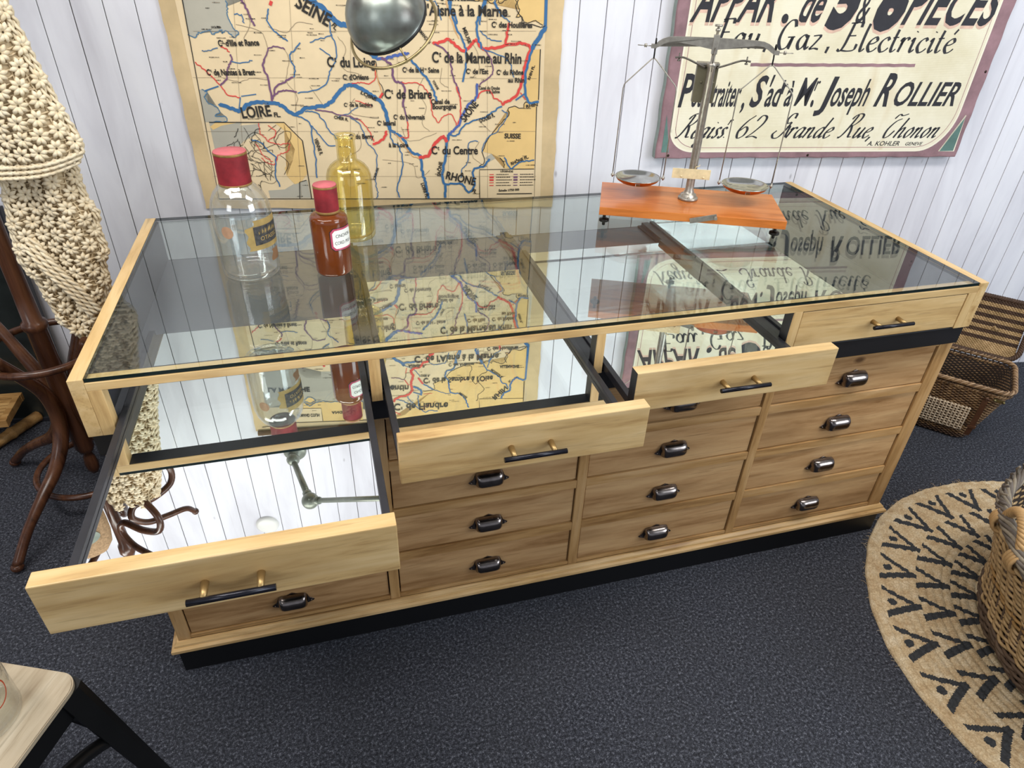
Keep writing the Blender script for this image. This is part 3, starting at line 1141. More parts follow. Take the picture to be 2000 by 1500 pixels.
handle0 = None
YF = [-0.442, -0.260, -0.155, 0.001]
HX = [0.285, 0.762, 1.234, 1.727]
for i, (a, b) in enumerate(BAYS):
    g = 0.0015
    yf = YF[i]
    yb_ = min(yf + 0.027 + 0.768, 0.796)
    bm = bmesh.new()
    rw = 0.0125
    box(bm, (a + g + 0.002, yf + 0.0275, 0.7440), (a + g + 0.002 + rw, yb_, 0.762), 0, 0.0012)
    box(bm, (b - g - 0.002 - rw, yf + 0.0275, 0.7440), (b - g - 0.002, yb_, 0.762), 0, 0.0012)
    box(bm, (a + g + 0.002 + rw, yf + 0.0275, 0.7440), (b - g - 0.002 - rw, yb_, 0.7462), 0)
    tray = cpart('showcase_drawer', bm, black_wood)
    bm = bmesh.new()
    fs = box(bm, (a + g, yf, 0.7435), (b - g, yf + 0.027, 0.8350), 0, 0.0018)
    if i == 2:
        for f in bm.faces:
            if f.normal.x < -0.9 or f.calc_center_median().x < a + g + 0.0005:
                f.material_index = 1
    obj('drawer_front', bm, [pine_x, black_paint], tray, local=False)
    bm = bmesh.new()
    for f in box(bm, (a + g + 0.0025 + rw, yf + 0.0278, 0.7463), (b - g - 0.0025 - rw, yb_ - 0.0005, ZM)):
        f.material_index = 0 if f.calc_center_median().z > ZM - 0.0003 else 1
    obj('mirror_base', bm, [mirror_m, plain('mirror_edge', '#c8d6d2', 0.12, 0.6)], tray, local=False)
    if handle0 is None:
        h = handle0 = obj('bar_handle', bar_handle_bm(), [blackbar, brass], tray)
    else:
        h = handle0.copy()
        COL.objects.link(h)
        h.parent = tray
    h.location = Vector((HX[i], yf, 0.789)) - counter.location
# ------------------------------------------------------------------ wall map
wall_map = thing('wall_map', 'large cloth-backed school map of French rivers and canals hung on the white boards', 'map', wall_pt(-0.34, 0.757, 0.0))


def pts_of(s):
    return [tuple(float(v) / 1000 for v in q.split(',')) for q in s.split()]


def paper(name, hexc, v=0.10):
    t = NT(name)
    vec = t.mapping((1, 1, 1), False)
    a = t.noise(vec, 3.5, 5.0, 0.65)
    b = t.noise(vec, 160.0, 2.0, 0.6)
    c = lin(hexc)
    col = t.ramp(a, [(0.3, tuple(x * (1 - v * 1.4) for x in c[:3])), (0.7, tuple(min(1, x * (1 + v * 0.5)) for x in c[:3]))])
    t.base(col)
    t.bump(b, 0.12, 0.0008)
    t.set(0.75, 0, 0.2)
    return t.m


m_cream = paper('map_cream', '#ead3ab')
m_margin = paper('map_margin_cloth', '#dcc295', 0.22)
m_sea = paper('map_sea_grey', '#b7b2a2')
m_orange = paper('map_ochre', '#eac684')
m_blue = plain('map_river_blue', '#386c9c', 0.7, var=0.08)
m_vio = plain('map_river_violet', '#4a62a4', 0.7)
m_red = plain('map_canal_red', '#dc463f', 0.7, var=0.08)
m_pur = plain('map_canal_purple', '#755070', 0.7)
m_ink = plain('map_ink', '#2b2722', 0.7)
m_lora = plain('map_orange_line', '#e0a05c', 0.7)
m_thin = plain('map_thin_line', '#8b7c67', 0.7)
m_coast = plain('map_coast_blue', '#4d7896', 0.7)


def mpl(off):
    return lambda u, v: wall_pt(u, v, off)


bm = bmesh.new()
cor = [(-0.906, 0.7655), (0.2235, 0.7535), (0.2140, 1.620), (-0.908, 1.638)]


def quad_uv(a, b):
    p = (Vector(cor[0]) * (1 - a) + Vector(cor[1]) * a) * (1 - b) + (Vector(cor[3]) * (1 - a) + Vector(cor[2]) * a) * b
    return p


NA, NB = 60, 46
grid = {}
for lay in (0, 1):
    for i in range(NA + 1):
        for j in range(NB + 1):
            a, b = i / NA, j / NB
            p = quad_uv(a, b)
            ex = ey = 0.0
            if i in (0, NA):
                ex = 0.0012 * math.sin(b * 37) + 0.0008 * math.sin(b * 91)
            if j == 0:
                ey = 0.0014 * math.sin(a * 41)
            grid[lay, i, j] = bm.verts.new(wall_pt(p.x + ex, p.y + ey, 0.0016 + (0.0062 if lay else 0.0)))
for lay in (0, 1):
    for i in range(NA):
        for j in range(NB):
            q = [grid[lay, i, j], grid[lay, i + 1, j], grid[lay, i + 1, j + 1], grid[lay, i, j + 1]]
            bm.faces.new(q if lay else list(reversed(q)))
for i in range(NA):
    for j in (0, NB):
        bm.faces.new((grid[0, i, j], grid[0, i + 1, j], grid[1, i + 1, j], grid[1, i, j]))
for j in range(NB):
    for i in (0, NA):
        bm.faces.new((grid[0, i, j], grid[0, i, j + 1], grid[1, i, j + 1], grid[1, i, j]))
obj('cloth_sheet', bm, m_margin, wall_map, local=False)
# printed face inside the neat line
bm = bmesh.new()
face = [(-0.862, 0.7905), (0.180, 0.7835), (0.157, 1.606), (-0.866, 1.606)]
vv = [bm.verts.new(wall_pt(u, v, 0.0084)) for u, v in face]
bm.faces.new(vv)
obj('printed_ground', bm, m_cream, wall_map, local=False)


def clamp_u(p):
    u, v = p
    lo = -0.862
    hi = 0.180 + (0.157 - 0.180) * (v - 0.7835) / 0.8225
    return (min(max(u, lo), hi), v)


AREA = {'w': (bmesh.new(), m_sea, 'sea_tint', 0.0087), 'o2': (bmesh.new(), m_orange, 'neighbour_tint', 0.0090), 's': (bmesh.new(), m_cream, 'legend_panel', 0.0094)}
for row in MAP_AREAS.split('\n'):
    k, rest = row.split(' ', 1)
    b_, m_, nm, off = AREA[k]
    pp = [clamp_u(p) for p in pts_of(rest)]
    cl = [p for i, p in enumerate(pp) if i == 0 or math.dist(p, pp[i - 1]) > 1e-5]
    vv = [b_.verts.new(wall_pt(u, v, off + 0.00004 * (len(b_.faces) % 5))) for u, v in cl]
    try:
        f = b_.faces.new(vv)
    except ValueError:
        pass
for k, (b_, m_, nm, off) in AREA.items():
    bmesh.ops.triangulate(b_, faces=b_.faces[:])
    obj(nm, b_, m_, wall_map, local=False)
LM = {'b': (0, m_blue), 'v': (0, m_vio), 'r': (1, m_red), 'p': (1, m_pur), 'k': (2, m_ink), 'o': (1, m_lora), 'g': (2, m_thin), 'c': (2, m_coast), 'f': (2, m_ink)}
GR = [(bmesh.new(), [], 'river_lines'), (bmesh.new(), [], 'canal_lines'), (bmesh.new(), [], 'borders_and_frame')]
ln_i = 0
for row in MAP_LINES.split('\n'):
    k, w, rest = row.split(' ', 2)
    g, m_ = LM[k]
    b_, ml, nm = GR[g]
    if m_ not in ml:
        ml.append(m_)
    pp = pts_of(rest)
    if k not in 'f':
        rr = random.Random(ln_i)
        pp = [(p.x, p.y) for p in smooth_path([(u, v, 0) for u, v in pp], 5)]
        jit = 0.0022 if k in 'bcrpv' else 0.0016
        pp = [(u + rr.uniform(-jit, jit), v + rr.uniform(-jit, jit)) for u, v in pp]
    pp = [clamp_u(p) for p in pp] if k != 'f' else pp
    off = {'g': 0.0096, 'c': 0.0098, 'k': 0.0099, 'f': 0.0099}.get(k, 0.0100) + 0.000012 * (ln_i % 40)
    ribbon(b_, pp, float(w) / 1000 * 0.9, mpl(off), ml.index(m_))
    ln_i += 1
# tick marks and tiny place names, too small to read
rr = random.Random(5)
b_, ml, nm = GR[2]
if m_thin not in ml:
    ml.append(m_thin)
for i in range(260):
    u, v = rr.uniform(-0.83, 0.13), rr.uniform(0.80, 1.56)
    if u < -0.62 and v < 1.03:
        continue
    if u > -0.02 and v < 0.89:
        continue
    L = rr.uniform(0.008, 0.03)
    x = u
    while x < u + L:
        w = rr.uniform(0.0015, 0.004)
        ribbon(b_, [(x, v), (x + w, v)], rr.uniform(0.0014, 0.0026), mpl(0.01055), ml.index(m_thin) if rr.random() < 0.4 else ml.index(m_ink))
        x += w + 0.0012
for j in range(5):       # legend lines
    for u0 in (0.005, 0.085):
        v = 0.867 - j * 0.009
        x = u0 + 0.022
        while x < u0 + 0.062 + 0.006 * (j % 3):
            w = rr.uniform(0.002, 0.006)
            ribbon(b_, [(x, v), (x + w, v)], 0.0026, mpl(0.01055), ml.index(m_ink))
            x += w + 0.0015
        bb, mm, _ = GR[1]
        ribbon(bb, [(u0, v), (u0 + 0.014, v)], 0.006 if j in (1, 2) else 0.0026, mpl(0.01055), mm.index(m_red) if u0 < 0.05 else mm.index(m_pur))
for i in range(46):      # fine river net of the inset map
    x, y = rr.uniform(-0.80, -0.69), rr.uniform(0.83, 1.0)
    a = rr.uniform(0, 6.28)
    pts = []
    for k in range(rr.randint(4, 9)):
        pts.append((min(max(x, -0.835), -0.672), min(max(y, 0.806), 1.015)))
        a += rr.uniform(-0.7, 0.7)
        x += 0.008 * math.cos(a)
        y += 0.008 * math.sin(a)
    ribbon(b_, pts, rr.uniform(0.0010, 0.0018), mpl(0.01050), ml.index(m_ink))
ribbon(b_, [(0.03, 0.802), (0.15, 0.802)], 0.003, mpl(0.0106), ml.index(m_ink))
for b_, ml, nm in GR:
    obj(nm, b_, ml, wall_map, local=False)
bm = bmesh.new()
for t, u0, v0, u1, v1, cap in MAP_TEXT:
    sx = put_text(bm, t, (u0 / 1000, v0 / 1000), (u1 / 1000, v1 / 1000), cap / 1000, mpl(0.0108), 0.0, 0.026 if cap > 20 else 0.034)
    if t.startswith('C  '):
        a = math.atan2(v1 - v0, u1 - u0)
        cw_ = max(p[0] for p in text_shape('C', 0.026)[0]) * sx
        q = (u0 / 1000 + math.cos(a) * (cw_ + cap * 6e-5) - math.sin(a) * cap * 0.00052, v0 / 1000 + math.sin(a) * (cw_ + cap * 6e-5) + math.cos(a) * cap * 0.00052)
        put_text(bm, 'x' if 'Flandre' in t else 't', q, (q[0] + math.cos(a) * cap * 0.00022, q[1] + math.sin(a) * cap * 0.00022), cap * 0.00052, mpl(0.0108), 0.0, 0.03)
    if 'H  ' in t:
        put_text(bm, 'te', (u0 / 1000 + (u1 - u0) / 1000 * 0.60, v0 / 1000 + 0.007), (u0 / 1000 + (u1 - u0) / 1000 * 0.66, v0 / 1000 + 0.007), 0.007, mpl(0.0108), 0.0, 0.02)
obj('printed_lettering', bm, m_ink, wall_map, local=False)
fuse(wall_map, ('cloth_sheet', 'printed_ground', 'sea_tint', 'neighbour_tint', 'legend_panel', 'river_lines', 'canal_lines', 'borders_and_frame', 'printed_lettering'), 'printed_sheet')
# hanging rods behind the upper and lower edges, nails in the corners
for (a, b), nm in ((((-0.90, 1.645), (0.205, 1.628)), 'hanging_rod'),):
    bm = bmesh.new()
    tube(bm, [wall_pt(a[0], a[1], 0.012), wall_pt(b[0], b[1], 0.012)], 0.011, 12)
    obj(nm, bm, plain('rod_wood', '#6b4a2c', 0.5), wall_map, local=False)

# ------------------------------------------------------------------ painted sign
sign = thing('painted_sign', 'old painted canvas sign with French lettering and a mauve border, right of the scales', 'sign', wall_pt(1.11, 0.92, 0.0))
m_canvas = NT('sign_canvas')
_v = m_canvas.mapping((1, 1, 1), False)
_a = m_canvas.noise(_v, 4.0, 5.0, 0.65)
_v2 = m_canvas.mapping((5.0, 5.0, 0.9), False)
_s = m_canvas.noise(_v2, 2.2, 3.0, 0.6, 0.3)
_c = m_canvas.ramp(_a, [(0.28, lin('#d9cfae')), (0.55, lin('#eae3c9')), (0.75, lin('#efe9d4'))])
_c = m_canvas.mix(m_canvas.ramp(_s, [(0.60, (0, 0, 0)), (0.78, (0.55, 0.55, 0.55))]), _c, lin('#c3a569'))
_w = m_canvas.n('ShaderNodeTexWave', wave_type='BANDS', bands_direction='Z')
_w.inputs['Scale'].default_value = 160.0
_w.inputs['Distortion'].default_value = 1.5
m_canvas.l(m_canvas.mapping((1, 1, 1), False), _w.inputs[0])
m_canvas.bump(_w.outputs['Fac'], 0.25, 0.0012)
m_canvas.base(_c)
m_canvas.set(0.75, 0, 0.25)
m_mauve = plain('sign_mauve', '#96757a', 0.75, var=0.3, vscale=14.0, bump=0.2)
m_teal = plain('sign_teal', '#5f8078', 0.75, var=0.25, vscale=18.0)
m_sblack = plain('sign_black', '#25242a', 0.65, var=0.2, vscale=30.0)
m_spink = plain('sign_pink_shadow', '#dcb9a4', 0.75, var=0.2, vscale=30.0)
m_sline = plain('sign_pale_line', '#efe8d2', 0.75)
m_side = plain('sign_canvas_side', '#8e9a93', 0.85, var=0.2, vscale=25.0)
SO = 0.034
S_L, S_R, S_B, S_T = 0.557, 1.668, 0.921, 1.86


def sp(off):
    return lambda u, v: wall_pt(u, v, off)


bm = bmesh.new()
NS = 40
rim = []
for k in range(NS):
    rim.append((S_L + (S_R - S_L) * k / NS, S_B + 0.0015 * math.sin(k * 1.7)))
for k in range(NS):
    rim.append((S_R + 0.0015 * math.sin(k * 1.3), S_B + (S_T - S_B) * k / NS))
for k in range(NS):
    rim.append((S_R - (S_R - S_L) * k / NS, S_T))
for k in range(NS):
    rim.append((S_L + 0.0015 * math.sin(k * 1.1), S_T - (S_T - S_B) * k / NS))
ccx, ccy = (S_L + S_R) / 2, (S_B + S_T) / 2
loops = []
for sc, off in ((1.0, 0.001), (1.0, SO - 0.006), (0.996, SO - 0.001), (0.99, SO)):
    loops.append([bm.verts.new(wall_pt(ccx + (u - ccx) * sc, ccy + (v - ccy) * sc, off)) for u, v in rim])
for li in range(3):
    for k in range(len(rim)):
        f = bm.faces.new((loops[li][k], loops[li][(k + 1) % len(rim)], loops[li + 1][(k + 1) % len(rim)], loops[li + 1][k]))
        f.material_index = 1 if li == 0 else 0
bm.faces.new(loops[3])
bm.faces.new(list(reversed(loops[0])))
obj('canvas_panel', bm, [m_mauve, m_side], sign, local=False)


def rounded(u0, u1, v0, v1, ru, rv, n=12, cut_r=0.0):
    o = []
    # start lower left going right
    for k in range(n + 1):
        a = PI + (PI / 2) * k / n
        o.append((u0 + ru + ru * math.cos(a), v0 + rv + rv * math.sin(a)))
    cr = cut_r or ru
    for k in range(n + 1):
        a = 1.5 * PI + (PI / 2) * k / n
        o.append((u1 - cr + cr * math.cos(a), v0 + cr * 1.15 + cr * 1.15 * math.sin(a)))
    for k in range(n + 1):
        a = (PI / 2) * k / n
        o.append((u1 - ru + ru * math.cos(a), v1 - rv + rv * math.sin(a)))
    for k in range(n + 1):
        a = PI / 2 + (PI / 2) * k / n
        o.append((u0 + ru + ru * math.cos(a), v1 - rv + rv * math.sin(a)))
    return o


bm = bmesh.new()
inner = rounded(0.597, 1.616, 0.945, 1.82, 0.085, 0.07, cut_r=0.115)
bm.faces.new([bm.verts.new(wall_pt(u, v, SO + 0.0005)) for u, v in inner])
obj('painted_field', bm, m_canvas.m, sign, local=False)
bm = bmesh.new()
ribbon(bm, inner + inner[:2], 0.006, sp(SO + 0.0007))
inner2 = rounded(0.611, 1.604, 0.957, 1.81, 0.08, 0.065, cut_r=0.11)
ribbon(bm, inner2 + inner2[:2], 0.0022, sp(SO + 0.0007), 1)
tri = [(1.645, 1.062), (1.592, 0.9425), (1.650, 0.9425)]
ribbon(bm, tri + tri[:2], 0.005, sp(SO + 0.0008))
obj('border_lines', bm, [m_sline, plain('sign_thin_line', '#b08a86', 0.75)], sign, local=False)
bm = bmesh.new()
for poly in (tri, [(0.574, 1.062), (0.574, 0.9425), (0.60, 0.9425)]):
    bm.faces.new([bm.verts.new(wall_pt(u, v, SO + 0.0006)) for u, v in poly])
obj('corner_triangle', bm, m_teal, sign, local=False)
bm = bmesh.new()
pl = [(0.823 + (1.39 - 0.823) * k / 30, 1.211 + 0.005 * k / 30 + 0.0008 * math.sin(k * 2.1)) for k in range(31)]
ribbon(bm, pl, 0.0095, sp(SO + 0.0009))
obj('divider_line', bm, m_mauve, sign, local=False)
# headline: black letters with a pink drop shade
SH = 0.30
head = [('APPAR', 0.600, 1.3285, 0.862, 1.3325, 0.118, SH, 0.018), ('.', 0.892, 1.333, 0.914, 1.333, 0.105, 0.0, 0.03), ('de', 0.941, 1.334, 1.014, 1.336, 0.105, SH, 0.02), ('5', 1.038, 1.326, 1.122, 1.328, 0.150, SH, 0.06),
        ('&', 1.134, 1.333, 1.172, 1.334, 0.085, 0.15, 0.01), ('6', 1.185, 1.324, 1.283, 1.326, 0.150, SH, 0.06), ('PIECES', 1.293, 1.334, 1.598, 1.337, 0.118, SH, 0.018)]
bm = bmesh.new()
for t, u0, v0, u1, v1, cap, sh, bo in head:
    if t != '&':
        put_text(bm, t, (u0 - 0.001, v0 - 0.009), (u1 - 0.001, v1 - 0.009), cap, sp(SO + 0.0008), sh, bo)
obj('letter_shade', bm, m_spink, sign, local=False)
bm = bmesh.new()
for t, u0, v0, u1, v1, cap, sh, bo in head:
    put_text(bm, t, (u0, v0), (u1, v1), cap, sp(SO + 0.0011), sh, bo)
obj('headline_lettering', bm, m_sblack, sign, local=False)
bm = bmesh.new()
for t, u0, v0, u1, v1, cap, sh, bo in [('P', 0.606, 1.0865, 0.643, 1.0865, 0.098, 0.12, 0.02), ('our', 0.647, 1.087, 0.702, 1.087, 0.080, 0.12, 0.016), ('traiter', 0.712, 1.0875, 0.807, 1.089, 0.080, 0.12, 0.016), (',', 0.820, 1.083, 0.830, 1.083, 0.08, 0.1, 0.02),
                                       ('S', 0.845, 1.0885, 0.881, 1.0885, 0.092, 0.2, 0.022), ("'", 0.890, 1.0885, 0.897, 1.0885, 0.092, 0.2, 0.01), ('ad', 0.897, 1.089, 0.944, 1.089, 0.080, 0.15, 0.016), ('r', 0.950, 1.127, 0.962, 1.127, 0.045, 0.15, 0.02), ('à', 0.964, 1.0905, 0.986, 1.0905, 0.080, 0.15, 0.016),
                                       ('M', 1.002, 1.0905, 1.047, 1.0905, 0.088, 0.2, 0.004), ('r', 1.060, 1.137, 1.073, 1.137, 0.045, 0.15, 0.01), ('.', 1.060, 1.091, 1.070, 1.091, 0.09, 0.0, 0.03), ('J', 1.083, 1.0905, 1.118, 1.0905, 0.090, 0.22, 0.022), ('oseph', 1.125, 1.091, 1.253, 1.092, 0.083, 0.18, 0.016),
                                       ('R', 1.287, 1.0925, 1.336, 1.0925, 0.100, 0.25, 0.024), ('OLLIER', 1.348, 1.093, 1.582, 1.094, 0.074, 0.25, 0.018)]:
    put_text(bm, t, (u0, v0), (u1, v1), cap, sp(SO + 0.0011), sh, bo)
for t, u0, v0, u1, v1, cap, sh, bo in [('A. KOHLER', 1.309, 0.9625, 1.43, 0.9625, 0.015, 0.25, 0.01), ('GENEVE', 1.452, 0.9632, 1.515, 0.9632, 0.011, 0.35, 0.01)]:
    put_text(bm, t, (u0, v0), (u1, v1), cap, sp(SO + 0.0011), sh, bo)
obj('address_lettering', bm, m_sblack, sign, local=False)

GL = {
    'a': (1.0, [[(.72, .85), (.45, 1.0), (.14, .7), (.08, .3), (.28, .0), (.55, .2), (.72, .6)], [(.76, 1.0), (.70, .35), (.80, .02), (1.0, .2)]]),
    'c': (.8, [[(.68, .8), (.5, 1.0), (.18, .75), (.08, .35), (.28, .0), (.55, .05), (.78, .28)]]),
    'd': (1.0, [[(.72, .85), (.45, 1.0), (.14, .7), (.08, .3), (.28, .0), (.55, .2), (.72, .6)], [(.86, 1.9), (.76, 1.2), (.70, .35), (.80, .02), (1.0, .2)]]),
    'e': (.8, [[(.12, .5), (.45, .58), (.66, .78), (.5, 1.0), (.18, .75), (.08, .35), (.28, .0), (.55, .05), (.78, .28)]]),
    'g': (1.0, [[(.72, .85), (.45, 1.0), (.14, .7), (.08, .35), (.28, .06), (.55, .25), (.72, .6)], [(.78, 1.0), (.70, .2), (.6, -.5), (.35, -.85), (.1, -.7), (.3, -.35), (.95, .15)]]),
    'h': (1.05, [[(.22, 1.9), (.12, 1.0), (.06, .0)], [(.1, .5), (.35, .9), (.58, .98), (.64, .7), (.62, .25), (.74, .0), (.95, .2)]]),
    'i': (.5, [[(.05, .75), (.2, .98), (.2, .7), (.16, .2), (.26, .0), (.45, .2)], [(.24, 1.4), (.26, 1.46)]]),
    'l': (.5, [[(.3, 1.9), (.2, 1.2), (.14, .25), (.24, .0), (.45, .2)]]),
    'n': (1.05, [[(.0, .75), (.16, .98), (.14, .5), (.06, .0)], [(.1, .5), (.35, .9), (.58, .98), (.64, .7), (.62, .25), (.74, .0), (.95, .2)]]),
    'o': (.9, [[(.45, 1.0), (.16, .75), (.08, .35), (.3, .0), (.6, .25), (.7, .65), (.5, .98), (.42, .99)]]),
    'r': (.7, [[(.0, .75), (.16, .98), (.14, .5), (.06, .0)], [(.1, .5), (.3, .9), (.5, 1.0), (.62, .85)]]),
    's': (.65, [[(.55, .85), (.35, 1.0), (.16, .8), (.3, .55), (.48, .3), (.3, .0), (.06, .15)]]),
    't': (.6, [[(.28, 1.55), (.2, 1.0), (.14, .25), (.26, .0), (.5, .2)], [(.02, .98), (.45, 1.02)]]),
    'u': (1.05, [[(.02, .75), (.16, .98), (.12, .5), (.12, .15), (.3, .0), (.55, .25), (.72, .7)], [(.78, 1.0), (.70, .35), (.80, .02), (1.0, .2)]]),
    'z': (.85, [[(.1, .95), (.65, .97), (.4, .5), (.08, .04), (.4, .08), (.75, .02)]]),
    'é': (.8, [[(.12, .5), (.45, .58), (.66, .78), (.5, 1.0), (.18, .75), (.08, .35), (.28, .0), (.55, .05), (.78, .28)], [(.4, 1.3), (.6, 1.65)]]),
    'R': (1.5, [[(.5, 1.9), (.42, 1.2), (.25, .4), (.0, .0), (-.1, .1)], [(.05, 1.55), (.25, 1.85), (.7, 2.0), (1.1, 1.85), (1.1, 1.45), (.8, 1.1), (.42, 1.0)], [(.55, 1.05), (.85, .6), (1.05, .1), (1.4, .1)]]),
    'G': (1.5, [[(1.15, 1.55), (1.0, 1.95), (.65, 1.95), (.25, 1.4), (.12, .6), (.4, .0), (.85, .15), (1.1, .8)], [(1.14, .85), (1.05, .3), (1.0, .0)], [(.75, .82), (1.3, .86)]]),
    'Q': (1.7, [[(1.2, 1.6), (1.1, 1.95), (.7, 1.95), (.5, 1.5), (.75, 1.2), (1.1, 1.3)], [(1.15, 1.3), (1.0, .6), (.7, .05), (.2, .0), (-.1, .3), (.1, .6)], [(.95, .9), (1.25, .95), (1.4, .3), (1.55, .05)]]),
    'T': (1.45, [[(.05, 1.6), (.3, 1.95), (.75, 1.85), (1.3, 2.0)], [(.95, 1.6), (.45, 1.35), (.15, .7), (.35, .05), (.8, .1), (1.1, .6)]]),
    'E': (1.4, [[(1.2, 1.65), (1.15, 1.95), (.7, 1.95), (.35, 1.9)], [(.62, 1.95), (.5, 1.2), (.35, .4), (.15, .0), (-.1, .1)], [(.45, 1.05), (1.0, 1.08)], [(.15, .05), (.7, .0), (1.15, .1), (1.25, .5)]]),
    '6': (1.0, [[(.9, 1.9), (.45, 1.4), (.14, .6), (.35, .0), (.75, .2), (.82, .7), (.55, .95), (.2, .6)]]),
    '2': (1.0, [[(.15, 1.45), (.4, 1.9), (.8, 1.75), (.78, 1.2), (.35, .45), (.0, .05), (.45, .15), (.95, .0)]]),
    ',': (.4, [[(.12, .1), (.14, .0), (.0, -.35)]]),
    '.': (.35, [[(.08, .04), (.12, .1)]]),
}


def script(bm, s, u0, v0, u1, xh, place, slant, thick, thin, ang, capk=1.0):
    adv = 0.0
    items = []
    for ch in s:
        if ch == ' ':
            adv += 0.6
            continue
        if ch == '|':
            adv -= 0.2
            continue
        w, st = GL[ch]
        items.append((adv, ch, st))
        adv += w + 0.08
    sx = (u1 - u0) / (adv * xh)
    for a, ch, st in items:
        for pts in st:
            P = []
            for x, y in pts:
                yy = y * (capk if ch.isupper() or ch in '62' else 1.0)
                P.append(((a + x) * xh * sx + slant * yy * xh + u0, v0 + yy * xh, 0))
            P = smooth_path(P, 6)
            nib_stroke(bm, [(p.x, p.y) for p in P], place, thick, thin, ang)


bm = bmesh.new()
q = sp(SO + 0.0011)
script(bm, 'Eau', 0.690, 1.2585, 0.843, 0.040, q, 0.05, 0.0105, 0.0035, 0.35)
script(bm, ',', 0.858, 1.262, 0.866, 0.040, q, 0.1, 0.010, 0.005, 0.35)
script(bm, 'Gaz', 0.893, 1.2575, 1.044, 0.040, q, 0.08, 0.0105, 0.0035, 0.35)
script(bm, ',', 1.066, 1.262, 1.076, 0.040, q, 0.1, 0.010, 0.005, 0.35)
script(bm, 'Electricité', 1.105, 1.2545, 1.509, 0.041, q, 0.08, 0.0105, 0.0035, 0.35)
obj('services_lettering', bm, m_sblack, sign, local=False)
bm = bmesh.new()
script(bm, 'Regiss.', 0.618, 0.9885, 0.790, 0.034, q, 0.55, 0.0085, 0.0028, 0.25, 1.12)
script(bm, 'r', 0.787, 1.030, 0.799, 0.016, q, 0.5, 0.005, 0.002, 0.25)
script(bm, '62', 0.815, 0.9885, 0.905, 0.034, q, 0.40, 0.0085, 0.0028, 0.25, 1.1)
script(bm, 'Q|rande', 0.950, 0.9885, 1.160, 0.034, q, 0.50, 0.0085, 0.0028, 0.25, 1.15)
script(bm, 'Rue,', 1.195, 0.9885, 1.318, 0.034, q, 0.50, 0.0085, 0.0028, 0.25, 1.15)
script(bm, 'Thonon', 1.350, 0.9885, 1.560, 0.034, q, 0.50, 0.0085, 0.0028, 0.25, 1.15)
obj('script_lettering', bm, m_sblack, sign, local=False)
for i, (u, v) in enumerate(((1.10, 0.931), (0.60, 0.932), (1.655, 1.20))):
    bm = bmesh.new()
    b2 = bmesh.new()
    lathe(b2, [(0.0, 0.0025), (0.003, 0.002), (0.0045, 0.0)], 12)
    M = Matrix((WDIR, Vector((0, 0, 1)), -WNOR)).transposed().to_4x4()
    M.translation = wall_pt(u, v, SO)
    merge(bm, b2, M)
    obj('nail', bm, plain('rusty_nail', '#3a2a22', 0.6, 0.6), sign, local=False)
fuse(sign, ('canvas_panel', 'painted_field', 'border_lines', 'corner_triangle', 'divider_line'), 'canvas_panel')
fuse(sign, ('letter_shade', 'headline_lettering', 'address_lettering', 'services_lettering', 'script_lettering'), 'painted_lettering')
# ------------------------------------------------------------------ three pharmacy bottles on the glass
m_clear = glassy('bottle_glass', (0.975, 0.985, 0.985), 0.10, 0.02, 0.025, (0.9, 0.92, 0.92))
m_yellow = glassy('yellow_glass', (0.970, 0.925, 0.70), 0.07)
m_cap = plain('red_paper_cap', '#86232a', 0.6, 0, 0.3, 0.5, 22.0)
m_capt = plain('pink_cap_top', '#c8696e', 0.65, 0, 0.3, 0.15, 40.0)
m_gold = plain('tarnished_gilt', '#9a7640', 0.5, 0.3, 0.5, 0.3, 60.0)
m_amber = plain('brown_glaze', '#6e340f', 0.12, 0, 0.6, 0.25, 14.0)
m_label = plain('old_label', '#a9905b', 0.75, 0, 0.2, 0.3, 25.0)
m_labeld = plain('old_label_print', '#4b4a4a', 0.75, 0, 0.2, 0.5, 120.0)
m_white = plain('enamel_white', '#f0efe8', 0.25)
m_pinkb = plain('enamel_pink', '#bd4a64', 0.3)
m_ink2 = plain('label_ink', '#20201f', 0.5)
m_tag = plain('brown_sticker', '#b08a6e', 0.7, 0, 0.2, 0.15, 40.0)


def cyl_patch(bm, r, poly, mi=0, n=10, dr=0.0):
    """patch on a cylinder of radius r: poly rows [(z, a0, a1)] (angles in rad)"""
    prev = None
    for z, a0, a1 in poly:
        row = [bm.verts.new(((r + dr) * math.cos(a0 + (a1 - a0) * k / n), (r + dr) * math.sin(a0 + (a1 - a0) * k / n), z)) for k in range(n + 1)]
        if prev:
            for k in range(n):
                f = bm.faces.new((prev[k], prev[k + 1], row[k + 1], row[k]))
                f.material_index = mi
                f.smooth = True
        prev = row


def on_cyl(r):
    return lambda a, z: Vector((r * math.cos(a), r * math.sin(a), z))


# clear bottle
t = thing('pharmacy_bottle', 'large clear glass pharmacy bottle with a red cap and a torn brown label', 'bottle', (0.289, 0.403, ZT), group='old pharmacy bottles on the glass top')
bm = bmesh.new()
o_ = [(0.0, 0.0008), (0.050, 0.0004), (0.058, 0.002), (0.0615, 0.008), (0.0622, 0.02), (0.0628, 0.115), (0.0632, 0.140), (0.0622, 0.155), (0.058, 0.172), (0.050, 0.188), (0.040, 0.199), (0.033, 0.206), (0.0295, 0.212), (0.029, 0.245)]
i_ = [(0.0262, 0.245), (0.0265, 0.212), (0.030, 0.204), (0.038, 0.196), (0.048, 0.185), (0.0555, 0.171), (0.0597, 0.154), (0.0606, 0.14), (0.0602, 0.115), (0.0596, 0.02), (0.055, 0.010), (0.03, 0.012), (0.0, 0.016)]
lathe(bm, o_ + i_, 48)
obj('glass_body', bm, m_clear, t)
bm = bmesh.new()
lathe(bm, [(0.0335, 0.204), (0.0335, 0.270), (0.033, 0.2715)], 40)
